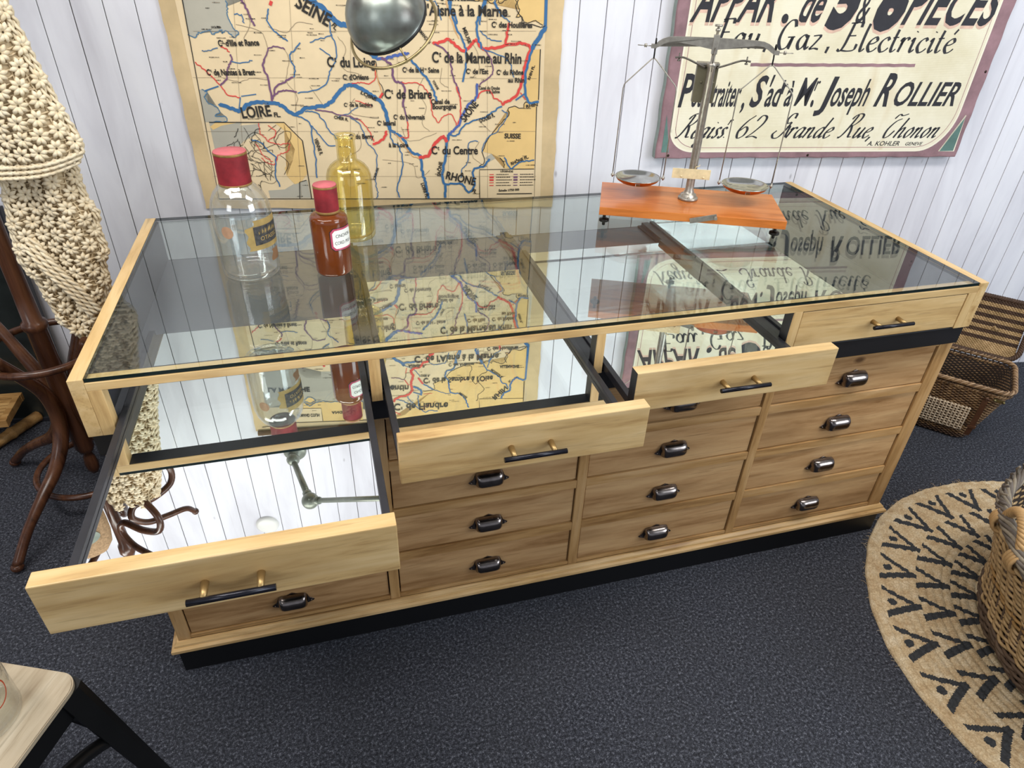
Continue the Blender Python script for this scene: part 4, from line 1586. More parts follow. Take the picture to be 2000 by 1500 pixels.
lathe(bm, [(0.033, 0.2715), (0.0325, 0.273), (0.0, 0.2735)], 40, 1)
lathe(bm, [(0.0337, 0.203), (0.0341, 0.2042), (0.0341, 0.2075), (0.0337, 0.208)], 40, 2)
lathe(bm, [(0.0337, 0.2665), (0.0340, 0.267), (0.0340, 0.2705), (0.0335, 0.2712)], 40, 2)
lathe(bm, [(0.0, 0.246), (0.0335, 0.246)], 40)
obj('red_cap', bm, [m_cap, m_capt, m_gold], t)
bm = bmesh.new()
A0 = math.radians(-82)
rg = random.Random(3)
rows = []
for k in range(13):
    z = 0.074 + 0.066 * k / 12
    left = A0 + 0.05 * math.sin(k * 1.3) + (0.25 if k > 9 else 0.0)
    rows.append((z + 0.0, left, A0 + 1.55))
cyl_patch(bm, 0.0631, [(z + 0.004 * 0, a, b) for z, a, b in rows], 0, 18, 0.0006)
cyl_patch(bm, 0.0631, [(0.085, A0 + 0.24, A0 + 1.45), (0.126, A0 + 0.24, A0 + 1.45)], 1, 16, 0.0010)
put_text(bm, 'OTASSIC.', (A0 + 0.44, 0.094), (A0 + 1.30, 0.094), 0.009, on_cyl(0.0645), 0, 0.01, 0)
for k in range(26):
    a_, z_ = A0 + 0.40 + 0.033 * k, 0.110 + rg.uniform(-0.001, 0.001)
    ribbon(bm, [(a_, z_), (a_ + rg.uniform(-0.03, 0.06), z_ + rg.uniform(0.002, 0.010))], rg.uniform(0.002, 0.006), on_cyl(0.0645))
obj('paper_label', bm, [m_label, m_labeld], t)
bm = bmesh.new()
for k in range(1):
    c0, z0, rr_ = math.radians(-118), 0.117, 0.0135
    vs = []
    for q_ in range(28):
        a = 2 * PI * q_ / 28
        vs.append(bm.verts.new(on_cyl(0.0637)(c0 + rr_ / 0.063 * math.cos(a), z0 + rr_ * math.sin(a))))
    cv = bm.verts.new(on_cyl(0.0637)(c0, z0))
    for q_ in range(28):
        bm.faces.new((cv, vs[q_], vs[(q_ + 1) % 28]))
obj('round_sticker', bm, m_tag, t)
bm = bmesh.new()
cyl_patch(bm, 0.0631, [(0.040, A0 + 0.80, A0 + 1.15), (0.046, A0 + 0.76, A0 + 1.25), (0.060, A0 + 0.88, A0 + 1.22), (0.066, A0 + 0.82, A0 + 1.28)], 0, 6, 0.0006)
obj('label_scrap', bm, plain('label_scrap_brown', '#8a6545', 0.75, var=0.2), t)

# brown jar
t = thing('pharmacy_bottle', 'small brown glazed pharmacy bottle with a red cap and white enamel label', 'bottle', (0.471, 0.374, ZT), group='old pharmacy bottles on the glass top')
bm = bmesh.new()
lathe(bm, [(0.0, 0.0005), (0.034, 0.0), (0.0385, 0.002), (0.0405, 0.007), (0.0412, 0.06), (0.0415, 0.124), (0.0405, 0.131), (0.037, 0.1355), (0.030, 0.138), (0.0245, 0.140), (0.023, 0.143), (0.023, 0.165), (0.0, 0.166)], 48)
obj('glass_body', bm, m_amber, t)
bm = bmesh.new()
lathe(bm, [(0.0255, 0.1425), (0.0255, 0.2005), (0.025, 0.2015)], 36)
lathe(bm, [(0.025, 0.2015), (0.0245, 0.203), (0.0, 0.2035)], 36, 1)
lathe(bm, [(0.0257, 0.1415), (0.0260, 0.1425), (0.0260, 0.1465), (0.0256, 0.147)], 36, 2)
lathe(bm, [(0.0257, 0.197), (0.0259, 0.1975), (0.0259, 0.2005), (0.0255, 0.201)], 36, 2)
lathe(bm, [(0.0, 0.167), (0.0253, 0.167)], 36)
obj('red_cap', bm, [m_cap, m_capt, m_gold], t)
bm = bmesh.new()
AC = math.radians(-48)


def label_ring(hw, hh, cut):
    return [(-hw + cut, -hh), (hw - cut, -hh), (hw, -hh + cut), (hw, hh - cut), (hw - cut, hh), (-hw + cut, hh), (-hw, hh - cut), (-hw, -hh + cut)]


def oct_patch(bm, r, ac, zc, hw, hh, cut, mi):
    rows_ = [(-hh, hw - cut), (-hh + cut, hw), (hh - cut, hw), (hh, hw - cut)]
    cyl_patch(bm, r, [(zc + z, ac - w / r, ac + w / r) for z, w in rows_], mi, 20)


oct_patch(bm, 0.0418, AC, 0.090, 0.0335, 0.0262, 0.008, 2)
oct_patch(bm, 0.0421, AC, 0.090, 0.0318, 0.0248, 0.0075, 1)
oct_patch(bm, 0.0424, AC, 0.090, 0.0278, 0.0208, 0.006, 0)
put_text(bm, 'CINCHON.', (AC - 0.0205 / 0.0426, 0.0945), (AC + 0.0205 / 0.0426, 0.0945), 0.0075, on_cyl(0.0427), 0, 0.0, 2)
put_text(bm, 'CORD: PULV.', (AC - 0.0235 / 0.0426, 0.0785), (AC + 0.0235 / 0.0426, 0.0785), 0.0075, on_cyl(0.0427), 0, 0.0, 2)
obj('enamel_label', bm, [m_white, m_pinkb, m_ink2], t)

# yellow bottle
t = thing('pharmacy_bottle', 'empty yellow glass bottle without a stopper, behind the small brown bottle', 'bottle', (0.533, 0.583, ZT), group='old pharmacy bottles on the glass top')
bm = bmesh.new()
o_ = [(0.0, 0.0008), (0.045, 0.0004), (0.051, 0.002), (0.0545, 0.008), (0.0550, 0.02), (0.0556, 0.145), (0.0545, 0.158), (0.050, 0.172), (0.042, 0.183), (0.033, 0.190), (0.0255, 0.194), (0.0232, 0.198), (0.0228, 0.243), (0.0255, 0.244), (0.0262, 0.249), (0.0250, 0.2545)]
i_ = [(0.0195, 0.2545), (0.0185, 0.24), (0.0198, 0.198), (0.0235, 0.1915), (0.031, 0.187), (0.040, 0.180), (0.0478, 0.170), (0.0522, 0.157), (0.0531, 0.144), (0.0524, 0.02), (0.047, 0.010), (0.02, 0.013), (0.0, 0.017)]
lathe(bm, o_ + i_, 48)
obj('glass_body', bm, m_yellow, t)

# ------------------------------------------------------------------ apothecary scales
scales = thing('balance_scales', 'two-pan brass apothecary balance on an orange varnished wooden board', 'scales', (1.4585, 0.530, ZT), math.atan2(-0.399, 0.917))
m_board = wood('orange_varnish', '#d08040', '#c37030', '#98531f', 'x', 0.22, 0.2, False)
m_steel = plain('aged_nickel', '#a8a297', 0.36, 0.7, 0.5, 0.25, 60.0)
m_dsteel = plain('dark_steel', '#6a665f', 0.4, 0.8, 0.5, 0.3, 60.0)
m_copper = plain('copper', '#c07a4c', 0.25, 1.0, 0.5, 0.25, 30.0)
m_silver = plain('pan_silver', '#b9b9b4', 0.16, 1.0, 0.5, 0.15, 40.0)
m_ivory = plain('ivory_plate', '#ddcba0', 0.5, 0, 0.4, 0.2, 50.0)
m_khaki = plain('khaki_tin', '#6e6852', 0.5, 0.3, 0.5, 0.2, 20.0)
bm = bmesh.new()
box(bm, (-0.2475, -0.115, 0.036), (0.2475, 0.115, 0.058), 0, 0.0015)
obj('base_board', bm, m_board, scales)
for x, y in ((-0.232, -0.091), (0.228, -0.088), (0.0, 0.095)):
    bm = bmesh.new()
    lathe(bm, [(0.0, 0.0), (0.004, 0.0005), (0.0045, 0.004), (0.0045, 0.011), (0.012, 0.0115), (0.0135, 0.0125), (0.0135, 0.0185), (0.012, 0.0195), (0.005, 0.02), (0.0042, 0.023), (0.0042, 0.036), (0.0, 0.036)], 20, loc=(x, y, 0.0))
    obj('levelling_foot', bm, plain('black_brass', '#26231f', 0.4, 0.7), scales)
CX, CY = -0.003, 0.013
bm = bmesh.new()
lathe(bm, [(0.0, 0.058), (0.0275, 0.058), (0.0275, 0.064), (0.0255, 0.0655), (0.0215, 0.066), (0.0215, 0.073), (0.0150, 0.0745), (0.0135, 0.082), (0.0118, 0.085), (0.0115, 0.10), (0.0105, 0.40), (0.012, 0.401), (0.012, 0.409), (0.0055, 0.411), (0.0045, 0.44), (0.0, 0.441)], 24, loc=(CX, CY, 0))
for a in range(3):
    an = a * 2.1 + 0.5
    b2 = bmesh.new()
    lathe(b2, [(0.0, 0.0045), (0.003, 0.004), (0.0035, 0.0)], 10)
    merge(bm, b2, Matrix.Translation((CX + 0.0215 * math.cos(an), CY + 0.0215 * math.sin(an), 0.0655)))
obj('column', bm, m_steel, scales)
bm = bmesh.new()
obox(bm, (CX - 0.004, CY - 0.013, 0.132), (0.0515, 0, 0.0004), (0, 0.001, 0), (-0.0001, 0, 0.0135), 0, 0.0006)
b2 = bmesh.new()
for x in (-0.03, 0.03):
    b3 = bmesh.new()
    lathe(b3, [(0.0, 0.002), (0.0022, 0.0016), (0.003, 0.0)], 10)
    merge(bm, b3, Matrix.Translation((CX + x, CY - 0.014, 0.124)) @ Matrix.Rotation(PI / 2, 4, 'X'))
b2.free()
tube(bm, [(CX + 0.004, CY - 0.011, 0.145), (CX + 0.006, CY - 0.012, 0.152), (CX + 0.014, CY - 0.012, 0.154), (CX + 0.015, CY - 0.012, 0.158)], 0.0012, 6)
obj('pointer_plate', bm, m_ivory, scales)
bm = bmesh.new()
box(bm, (CX - 0.034, CY + 0.010, 0.312), (CX + 0.020, CY + 0.034, 0.402), 0, 0.001)
box(bm, (CX - 0.035, CY + 0.008, 0.4022), (CX + 0.0215, CY + 0.036, 0.408), 1, 0.001)
for x in (-0.018, 0.012):
    b3 = bmesh.new()
    lathe(b3, [(0.0, 0.003), (0.0024, 0.0025), (0.0032, 0.0)], 10)
    merge(bm, b3, Matrix.Translation((CX + x, CY + 0.0098, 0.362)) @ Matrix.Rotation(PI / 2, 4, 'X'))
obj('arrest_box', bm, [m_khaki, m_steel], scales)
for sx in (-1, 1):
    bm = bmesh.new()
    tube(bm, smooth_path([(CX + sx * 0.012, CY + 0.006, 0.397), (CX + sx * 0.035, CY + 0.004, 0.405), (CX + sx * 0.068, CY, 0.4175), (CX + sx * 0.083, CY, 0.4185), (CX + sx * 0.094, CY, 0.4175)], 4), 0.0024, 8)
    tube(bm, [(CX + sx * 0.084, CY, 0.410), (CX + sx * 0.084, CY, 0.4285)], 0.0018, 8)
    lathe(bm, [(0.0, 0.4095), (0.0042, 0.41), (0.0042, 0.4135), (0.0, 0.414)], 10, loc=(CX + sx * 0.084, CY, 0))
    obj('arrest_arm', bm, m_dsteel, scales)
bm = bmesh.new()
top = [(-0.148, 0.4455), (-0.140, 0.4535), (-0.130, 0.4595), (-0.118, 0.4635), (-0.10, 0.4655), (-0.05, 0.4665), (0.0, 0.4670)]
bot = [(-0.148, 0.4365), (-0.139, 0.4400), (-0.128, 0.4470), (-0.117, 0.4525), (-0.10, 0.4535), (-0.05, 0.4475), (-0.012, 0.4415), (0.0, 0.4395)]
T = top + [(-x, z) for x, z in reversed(top[:-1])]
Bt = bot + [(-x, z) for x, z in reversed(bot[:-1])]
poly = [(x + CX, z) for x, z in T] + [(x + CX, z) for x, z in reversed(Bt)]
Mx = Matrix.Translation((0, CY, 0)) @ Matrix.Rotation(PI / 2, 4, 'X')
prism(bm, poly, -0.0035, 0.0035, 0, Mx)
bmesh.ops.triangulate(bm, faces=[f for f in bm.faces if len(f.verts) > 4])
for sx in (-1, 1):
    obox(bm, (CX + sx * 0.151, CY, 0.441), (0.007, 0, 0), (0, 0.005, 0), (0, 0, 0.005), 0, 0.0008)
    tube(bm, [(CX + sx * 0.158, CY, 0.441), (CX + sx * 0.192, CY, 0.4415)], 0.0011, 6)
    lathe(bm, [(0.0, 0.437), (0.0035, 0.4375), (0.0035, 0.4455), (0.0, 0.446)], 10, loc=(CX + sx * 0.172, CY, 0))
obox(bm, (CX, CY, 0.452), (0.007, 0, 0), (0, 0.0065, 0), (0, 0, 0.022), 0, 0.0012)
lathe(bm, [(0.0035, 0.4735), (0.0035, 0.481), (0.006, 0.4815), (0.0065, 0.4845), (0.006, 0.487), (0.003, 0.488), (0.003, 0.4915), (0.0095, 0.492), (0.0095, 0.4965), (0.0, 0.497)], 14, loc=(CX, CY, 0))
obj('beam', bm, m_steel, scales)
bm = bmesh.new()
tube(bm, [(CX, CY - 0.009, 0.445), (CX, CY - 0.011, 0.39)], [0.002, 0.0009], 8)
obj('needle', bm, m_dsteel, scales)
for sx in (-1, 1):
    hx = CX + sx * 0.1475
    st = thing('stirrup', '', '')
    del st['label']
    del st['category']
    st.parent = scales
    st.name = 'hanging_pan'
    bm = bmesh.new()
    tube(bm, smooth_path([(hx, CY - 0.006, 0.447), (hx, CY - 0.006, 0.455), (hx, CY, 0.458), (hx, CY + 0.006, 0.455), (hx, CY + 0.004, 0.437), (hx, CY, 0.428), (hx, CY, 0.412)], 4), 0.002, 8, mi=1)
    for s2 in (-1, 1):
        tube(bm, [(hx, CY, 0.414), (hx + s2 * 0.008, CY, 0.408), (hx + s2 * 0.063, CY, 0.3525), (hx + s2 * 0.067, CY, 0.347), (hx + s2 * 0.0690, CY, 0.338), (hx + s2 * 0.0705, CY, 0.115)], 0.0015, 8)
        lathe(bm, [(0.0, -0.006), (0.002, -0.006), (0.002, -0.003), (0.0045, -0.0025), (0.0045, 0.0025), (0.002, 0.003), (0.002, 0.008), (0.0, 0.008)], 10, loc=(hx + s2 * 0.0705, CY, 0.111))
        tube(bm, [(hx + s2 * 0.0705, CY, 0.111), (hx + s2 * 0.060, CY, 0.111)], 0.0014, 6)
    obj('stirrup', bm, [m_steel, plain('black_hook', '#1c1a18', 0.4, 0.6)], st)
    bm = bmesh.new()
    lathe(bm, [(0.0, 0.0925), (0.025, 0.0932), (0.044, 0.0975), (0.055, 0.1035), (0.0605, 0.110), (0.0630, 0.1115), (0.0636, 0.1105), (0.0625, 0.109)], 48, 0, (hx, CY, 0))
    lathe(bm, [(0.0625, 0.109), (0.0575, 0.1025), (0.046, 0.0955), (0.025, 0.0908), (0.0, 0.0900)], 48, 1, (hx, CY, 0))
    obox(bm, (hx, CY - 0.0575, 0.1035), (0.006, 0, 0), (0, 0.0035, 0), (0, 0, 0.0035), 1, 0.0006)
    obj('pan', bm, [m_silver, m_copper], st)
bm = bmesh.new()
obox(bm, (0.030, -0.1185, 0.0490), (0.034, 0, 0.0085), (0, 0.0018, 0), (-0.0018, 0, 0.0070), 0, 0.0008)
for x, z, r_, y1 in ((0.0, 0.0425, 0.0042, -0.1225), (0.060, 0.0565, 0.0042, -0.134)):
    tube(bm, [(x, -0.117, z), (x, y1, z)], r_, 12)
obj('arrest_lever', bm, m_steel, scales)

# ------------------------------------------------------------------ wall lamp over the counter
lamp = thing('wall_lamp', 'old grey metal jointed wall lamp, its domed shade hanging in front of the map', 'lamp', wall_pt(-0.776, 1.75, 0.0))
m_shade = NT('lamp_patina')
_v = m_shade.mapping((1, 1, 1))
_n1 = m_shade.noise(_v, 9.0, 4.0, 0.6)
m_shade.base(m_shade.ramp(_n1, [(0.3, lin('#5c5751')), (0.55, lin('#828982')), (0.75, lin('#9aa6a3'))]))
m_shade.set(0.30, 0.6)
m_lampg = plain('lamp_grey_green', '#93998c', 0.4, 0.5, 0.5, 0.15, 25.0)
LC = Vector((0.640, 0.486, 1.372))
ln_ = Vector((0.46, 0.52, -0.72)).normalized()
q_ = Vector((0, 0, 1)).rotation_difference(ln_).to_matrix().to_4x4()
ML = Matrix.Translation(LC) @ q_
bm = bmesh.new()
RS = 0.086
po = [(0.0, -0.088), (0.012, -0.088), (0.014, -0.083)] + [(RS * math.sin(a), -RS * 0.97 * math.cos(a)) for a in [0.2 + (PI / 2 - 0.2) * k / 14 for k in range(15)]]
po += [(RS + 0.0022, 0.002), (RS + 0.0022, 0.006), (RS - 0.001, 0.007)]
pi_ = [((RS - 0.003) * math.sin(a), -(RS - 0.003) * 0.97 * math.cos(a)) for a in [PI / 2 - (PI / 2) * k / 12 for k in range(13)]]
b2 = bmesh.new()
lathe(b2, po + pi_[:-1] + [(0.0, pi_[-1][1])], 48, mis=[0] * (len(po) - 4) + [1] * 4 + [2] * (len(pi_)))
merge(bm, b2, ML)
obj('shade', bm, [m_shade.m, plain('shade_rim_dark', '#2b2a28', 0.4, 0.6), plain('shade_inside', '#d9dad5', 0.35, 0.3)], lamp, local=False)
bm = bmesh.new()
b2 = bmesh.new()
ringp = [(0.099 * math.cos(2 * PI * k / 56), 0.099 * math.sin(2 * PI * k / 56), 0.030) for k in range(56)]
tube(b2, ringp, 0.0032, 8, closed=True)
for k in range(3):
    a = 2 * PI * k / 3 + 2.2
    tube(b2, [(0.087 * math.cos(a), 0.087 * math.sin(a), 0.004), (0.096 * math.cos(a), 0.096 * math.sin(a), 0.015), (0.099 * math.cos(a), 0.099 * math.sin(a), 0.030)], 0.0022, 6)
merge(bm, b2, ML)
obj('guard_ring', bm, plain('guard_brass', '#a8966c', 0.35, 0.9), lamp, local=False)
bm = bmesh.new()
b2 = bmesh.new()
sphere(b2, (0, 0, -0.02), 0.030, 20, 12)
merge(bm, b2, ML)
obj('bulb', bm, plain('bulb_frost', '#ecebe6', 0.3), lamp, local=False)
EL = wall_pt(-0.690, 1.775, 0.28)
J2 = wall_pt(-0.325, 1.475, 0.62)
bm = bmesh.new()
b2 = bmesh.new()
lathe(b2, [(0.0, 0.0), (0.044, 0.0), (0.045, 0.012), (0.040, 0.020), (0.026, 0.024), (0.024, 0.045), (0.0, 0.047)], 28)
M = Matrix((WDIR, Vector((0, 0, 1)), -WNOR)).transposed().to_4x4()
M.translation = wall_pt(-0.776, 1.75, 0.0)
merge(bm, b2, M)
sphere(bm, wall_pt(-0.776, 1.75, 0.060), 0.026, 18, 12)
obj('wall_bracket', bm, m_lampg, lamp, local=False)
bm = bmesh.new()
tube(bm, [wall_pt(-0.774, 1.7505, 0.07), EL.lerp(wall_pt(-0.776, 1.75, 0.06), 0.08)], [0.011, 0.013], 12)
sphere(bm, EL, 0.032, 20, 12)
tube(bm, [EL + (wall_pt(-0.776, 1.75, 0.06) - EL).normalized() * 0.025, EL + (wall_pt(-0.776, 1.75, 0.06) - EL).normalized() * 0.045], 0.017, 14)
obj('lower_arm', bm, m_lampg, lamp, local=False)
bm = bmesh.new()
d_ = (J2 - EL).normalized()
tube(bm, [EL + d_ * 0.028, EL + d_ * 0.065], 0.0145, 12)
tube(bm, [EL + d_ * 0.05, J2], 0.0095, 12)
sphere(bm, J2, 0.026, 18, 12)
obj('upper_arm', bm, m_lampg, lamp, local=False)
bm = bmesh.new()
tip = LC - ln_ * 0.086
tube(bm, smooth_path([J2, tip - ln_ * 0.03, tip], 6), 0.009, 12)
tube(bm, [tip - ln_ * 0.045, tip + ln_ * 0.004], 0.017, 16)
obj('shade_stem', bm, m_lampg, lamp, local=False)
bm = bmesh.new()
b2 = bmesh.new()
lathe(b2, [(0.0, 0.016), (0.036, 0.014), (0.046, 0.008), (0.048, 0.0)], 32)
M.translation = wall_pt(-0.95, 2.155, 0.0)
merge(bm, b2, M)
tag(obj('cable_cover', bm, plain('white_plastic', '#ecebe4', 0.35)), 'round white cover plate high on the boards, mirrored in the open left drawer', 'cover plate')

# ------------------------------------------------------------------ bentwood coat stand
AX, AY = -0.335, 0.765
stand = thing('coat_stand', 'dark brown bentwood coat stand with curved legs and an umbrella ring', 'coat stand', (AX, AY, 0))
m_bent = wood('bentwood', '#63402b', '#4d2f1f', '#2e1a10', 'z', 0.25, 0.3, False)
bm = bmesh.new()
lathe(bm, [(0.0, 0.070), (0.010, 0.073), (0.017, 0.088), (0.0195, 0.108), (0.016, 0.135), (0.011, 0.150), (0.020, 0.158), (0.026, 0.175), (0.028, 0.26), (0.027, 0.40), (0.0255, 0.585), (0.030, 0.590), (0.0325, 0.600), (0.030, 0.610), (0.0235, 0.615), (0.022, 0.70), (0.020, 1.20), (0.0185, 1.46), (0.024, 1.465), (0.024, 1.50), (0.018, 1.505), (0.018, 1.75), (0.024, 1.76), (0.026, 1.79), (0.014, 1.82), (0.0, 1.825)], 24)
obj('pole', bm, m_bent, stand)
for k, ang in enumerate((-115.0, 148.0, 58.0, -28.0)):
    a = math.radians(ang)
    c, s = math.cos(a), math.sin(a)
    path = [(0.150, 0.575), (0.105, 0.500), (0.062, 0.425), (0.046, 0.360), (0.048, 0.300), (0.075, 0.235), (0.125, 0.180), (0.200, 0.135), (0.275, 0.085), (0.345, 0.020)]
    P = smooth_path([(r_ * c, r_ * s, z) for r_, z in path], 6)
    n = len(P)
    bm = bmesh.new()
    tube(bm, P, [0.0135 + 0.0075 * math.sin(PI * min(1, i / (n - 1) * 1.15)) for i in range(n)], 14)
    sphere(bm, P[-1] + Vector((0, 0, -0.003)), 0.0155, 12, 8, 0, (1.1, 1.1, 0.9))
    obj('leg', bm, m_bent, stand)
for r_, z, tr in ((0.152, 0.530, 0.0105), (0.150, 0.100, 0.0095)):
    bm = bmesh.new()
    tube(bm, [(r_ * math.cos(2 * PI * k / 60), r_ * math.sin(2 * PI * k / 60), z) for k in range(60)], tr, 10, closed=True)
    obj('umbrella_ring' if z > 0.3 else 'lower_ring', bm, m_bent, stand)
for k in range(5):
    a = math.radians(-113 + 72 * k)
    c, s = math.cos(a), math.sin(a)
    path = [(0.020, 1.475), (0.080, 1.478), (0.160, 1.500), (0.210, 1.552), (0.198, 1.612), (0.130, 1.632), (0.065, 1.618), (0.045, 1.655), (0.085, 1.700), (0.150, 1.717), (0.215, 1.735), (0.245, 1.778)]
    P = smooth_path([(r_ * c - s * 0.02 * math.sin(i * 0.6), r_ * s + c * 0.02 * math.sin(i * 0.6), z) for i, (r_, z) in enumerate(path)], 6)
    bm = bmesh.new()
    tube(bm, P, [0.0095 + 0.002 * math.sin(PI * i / len(P)) for i in range(len(P))], 10)
    sphere(bm, P[-1], 0.0125, 12, 8)
    obj('hook', bm, m_bent, stand)

# ------------------------------------------------------------------ crochet shawl
m_yarn = NT('cotton_yarn')
_v = m_yarn.mapping((1, 1, 1), False)
m_yarn.base(m_yarn.ramp(m_yarn.noise(_v, 60.0, 3.0, 0.6), [(0.3, lin('#dcc9a6')), (0.7, lin('#efe2c6'))]))
m_yarn.bump(m_yarn.noise(_v, 900.0, 2.0, 0.7), 0.5, 0.001)
m_yarn.set(0.9, 0, 0.15)
m_yarnd = plain('cotton_yarn_mesh', '#dcc8a4', 0.95, 0, 0.1)


def interp(tab, z):
    t_ = sorted(tab)
    if z <= t_[0][0]:
        return t_[0][1]
    for (a, x), (b, y) in zip(t_[:-1], t_[1:]):
        if z <= b:
            return x + (y - x) * (z - a) / (b - a)
    return t_[-1][1]


def crochet(name, zt, zb, Lt, Rt, y0, bulge, phase, parent, hem=3, back=True, seed=1, zbend=0.0):
    rg_ = random.Random(seed)

    def S(u, z):
        x0_, x1_ = interp(Lt, z), interp(Rt, z)
        w_ = x1_ - x0_
        y = y0 - bulge * math.sin(PI * min(max(u, 0), 1)) + 0.012 * math.sin(u * 9 + phase + z * 3.0)
        return Vector((x0_ + w_ * u, y, z + zbend * (u - 0.5) ** 2))
    bm = bmesh.new()

    def petal(c, d, n_, L_, w_):
        s_ = d.cross(n_).normalized()
        rings = []
        for i in range(5):
            t_ = i / 4
            rw = w_ * (math.sin(PI * (0.12 + 0.83 * t_)) ** 0.8)
            cc = c + d * (0.12 * L_ + L_ * 0.88 * t_) + n_ * (0.0045 * math.sin(PI * t_) + 0.001)
            rings.append([bm.verts.new(cc + s_ * math.cos(2 * PI * k / 6) * rw + n_ * math.sin(2 * PI * k / 6) * rw * 0.85) for k in range(6)])
        for A, B in zip(rings[:-1], rings[1:]):
            for k in range(6):
                f = bm.faces.new((A[k], A[(k + 1) % 6], B[(k + 1) % 6], B[k]))
                f.smooth = True
        bm.faces.new(rings[-1])
    pz = 0.0335
    row = 0
    z = zt
    while z > zb + (0.028 if hem > 1 else 0.012):
        x0_, x1_ = interp(Lt, z), interp(Rt, z)
        w_ = x1_ - x0_
        nF = max(3, round(w_ / 0.036))
        for i in range(nF):
            u = (i + (0.5 if row % 2 else 0.0) + 0.25) / nF
            if u > 1.0:
                continue
            c = S(u, z)
            e = 0.004
            du = (S(u + e, z) - c).normalized()
            dz = (S(u, z - e) - c).normalized()
            n_ = dz.cross(du).normalized()
            if n_.y > 0:
                n_ = -n_
            a0 = rg_.uniform(-0.15, 0.15)
            for k in range(8):
                a = a0 + k * PI / 4
                d_ = du * math.cos(a) + dz * math.sin(a)
                petal(c, d_, n_, 0.0205, 0.0056)
        z -= pz
        row += 1
    # connecting mesh behind the stars
    nz = int((zt - zb) / 0.012)
    for j in range(nz + 1):
        z = zt - (zt - zb) * j / nz
        n = 26
        tube(bm, [S(k / n, z) + Vector((0, 0.004 + 0.0015 * math.sin(k * 1.9 + j), 0.002 * math.sin(k * 2.3 + j * 1.4))) for k in range(n + 1)], 0.0022, 4, cap=False, mi=1)
    for k in range(int(13)):
        u = k / 12
        tube(bm, [S(u + 0.01 * math.sin(j * 1.3 + k), zt - (zt - zb) * j / 24) + Vector((0, 0.005, 0)) for j in range(25)], 0.0022, 4, cap=False, mi=1)
    # edges: chain stitches
    def chain(P, r_):
        n = len(P)
        for ph in (0, PI):
            tube(bm, [P[i] + Vector((math.cos(i * 0.9 + ph) * r_, math.sin(i * 0.9 + ph) * r_, math.sin(i * 0.9 + ph) * r_ * 0.6)) for i in range(n)], r_ * 0.95, 6)
    N_ = 70
    for h in range(hem):
        chain([S(-0.0 + 1.0 * i / N_, zb + 0.012 * h) for i in range(N_ + 1)], 0.0042)
    N_ = max(20, int((zt - zb) / 0.006))
    for u in (0.0, 1.0):
        for h in range(2):
            chain([S(u + (0.035 * h if u == 0 else -0.035 * h), zt - (zt - zb) * i / N_) for i in range(N_ + 1)], 0.0038)
    if back:
        n, m_ = 20, 30
        g_ = [[bm.verts.new(S(i / n, zt - (zt - zb) * j / m_) + Vector((0, 0.009, 0))) for i in range(n + 1)] for j in range(m_ + 1)]
        for j in range(m_):
            for i in range(n):
                f = bm.faces.new((g_[j][i], g_[j][i + 1], g_[j + 1][i + 1], g_[j + 1][i]))
                f.material_index = 1
                f.smooth = True
    return obj(name, bm, [m_yarn.m, m_yarnd], parent, local=False)


shawl = thing('crochet_shawl', 'cream cotton crochet shawl with star stitches hanging from the coat stand', 'shawl', (-0.20, 0.70, 0.56))
crochet('upper_fold', 1.505, 1.02, [(1.51, -0.285), (1.36, -0.345), (1.2, -0.38), (1.02, -0.385)], [(1.51, -0.170), (1.47, -0.158), (1.36, -0.128), (1.26, -0.112), (1.16, -0.092), (1.10, -0.075), (1.05, -0.066), (1.02, -0.085)], 0.705, 0.035, 0.4, shawl, 3, True, 2, 0.10)
crochet('lower_fall', 1.10, 0.565, [(1.10, -0.285), (1.0, -0.262), (0.89, -0.283), (0.80, -0.292), (0.745, -0.272), (0.68, -0.262), (0.62, -0.255), (0.565, -0.215)], [(1.10, -0.10), (1.0, -0.106), (0.945, -0.105), (0.905, -0.088), (0.865, -0.100), (0.81, -0.094), (0.768, -0.112), (0.71, -0.114), (0.666, -0.137), (0.60, -0.170), (0.565, -0.205)], 0.735, 0.020, 1.9, shawl, 1, True, 5)
bm = bmesh.new()
P = smooth_path([(-0.245, 0.722, 0.86), (-0.21, 0.704, 0.79), (-0.17, 0.700, 0.72), (-0.145, 0.706, 0.655)], 14)
for off_ in (0, 0.012, 0.024):
    for ph in (0, PI):
        tube(bm, [p + Vector((math.cos(i * 0.9 + ph) * 0.004 - off_, math.sin(i * 0.9 + ph) * 0.004 - 0.004, -off_ * 0.5)) for i, p in enumerate(P)], 0.0042, 6)
obj('fold_edge', bm, m_yarn.m, shawl, local=False)

# ------------------------------------------------------------------ flat cap on the stand
cap = thing('tweed_cap', 'brown tweed cap with a grey patch hanging on a coat stand hook', 'cap', (-0.390, 0.635, 1.465))
m_tweed = plain('brown_tweed', '#a5896a', 0.95, 0, 0.1, 0.35, 160.0, 0.6)
bm = bmesh.new()
prof = [(0.0, 0.20), (0.03, 0.196), (0.065, 0.178), (0.087, 0.145), (0.095, 0.10), (0.096, 0.05), (0.094, 0.0), (0.090, -0.002), (0.090, 0.05), (0.085, 0.12), (0.05, 0.175), (0.0, 0.19)]
lathe(bm, prof, 36)
for v in bm.verts:
    v.co = Vector((v.co.x * 0.92, v.co.y * 0.45, v.co.z))
obj('crown', bm, m_tweed, cap)
bm = bmesh.new()
pr_ = []
for k in range(17):
    a = PI + PI * k / 16
    pr_.append((0.082 * math.cos(a), 0.04 * math.sin(a) - 0.0, 0.075 * math.cos(a) * 1.0, 0.105 * math.sin(a)))
inn = [bm.verts.new((a, b, 0.004)) for a, b, c, d in pr_]
out = [bm.verts.new((c, d, -0.018)) for a, b, c, d in pr_]
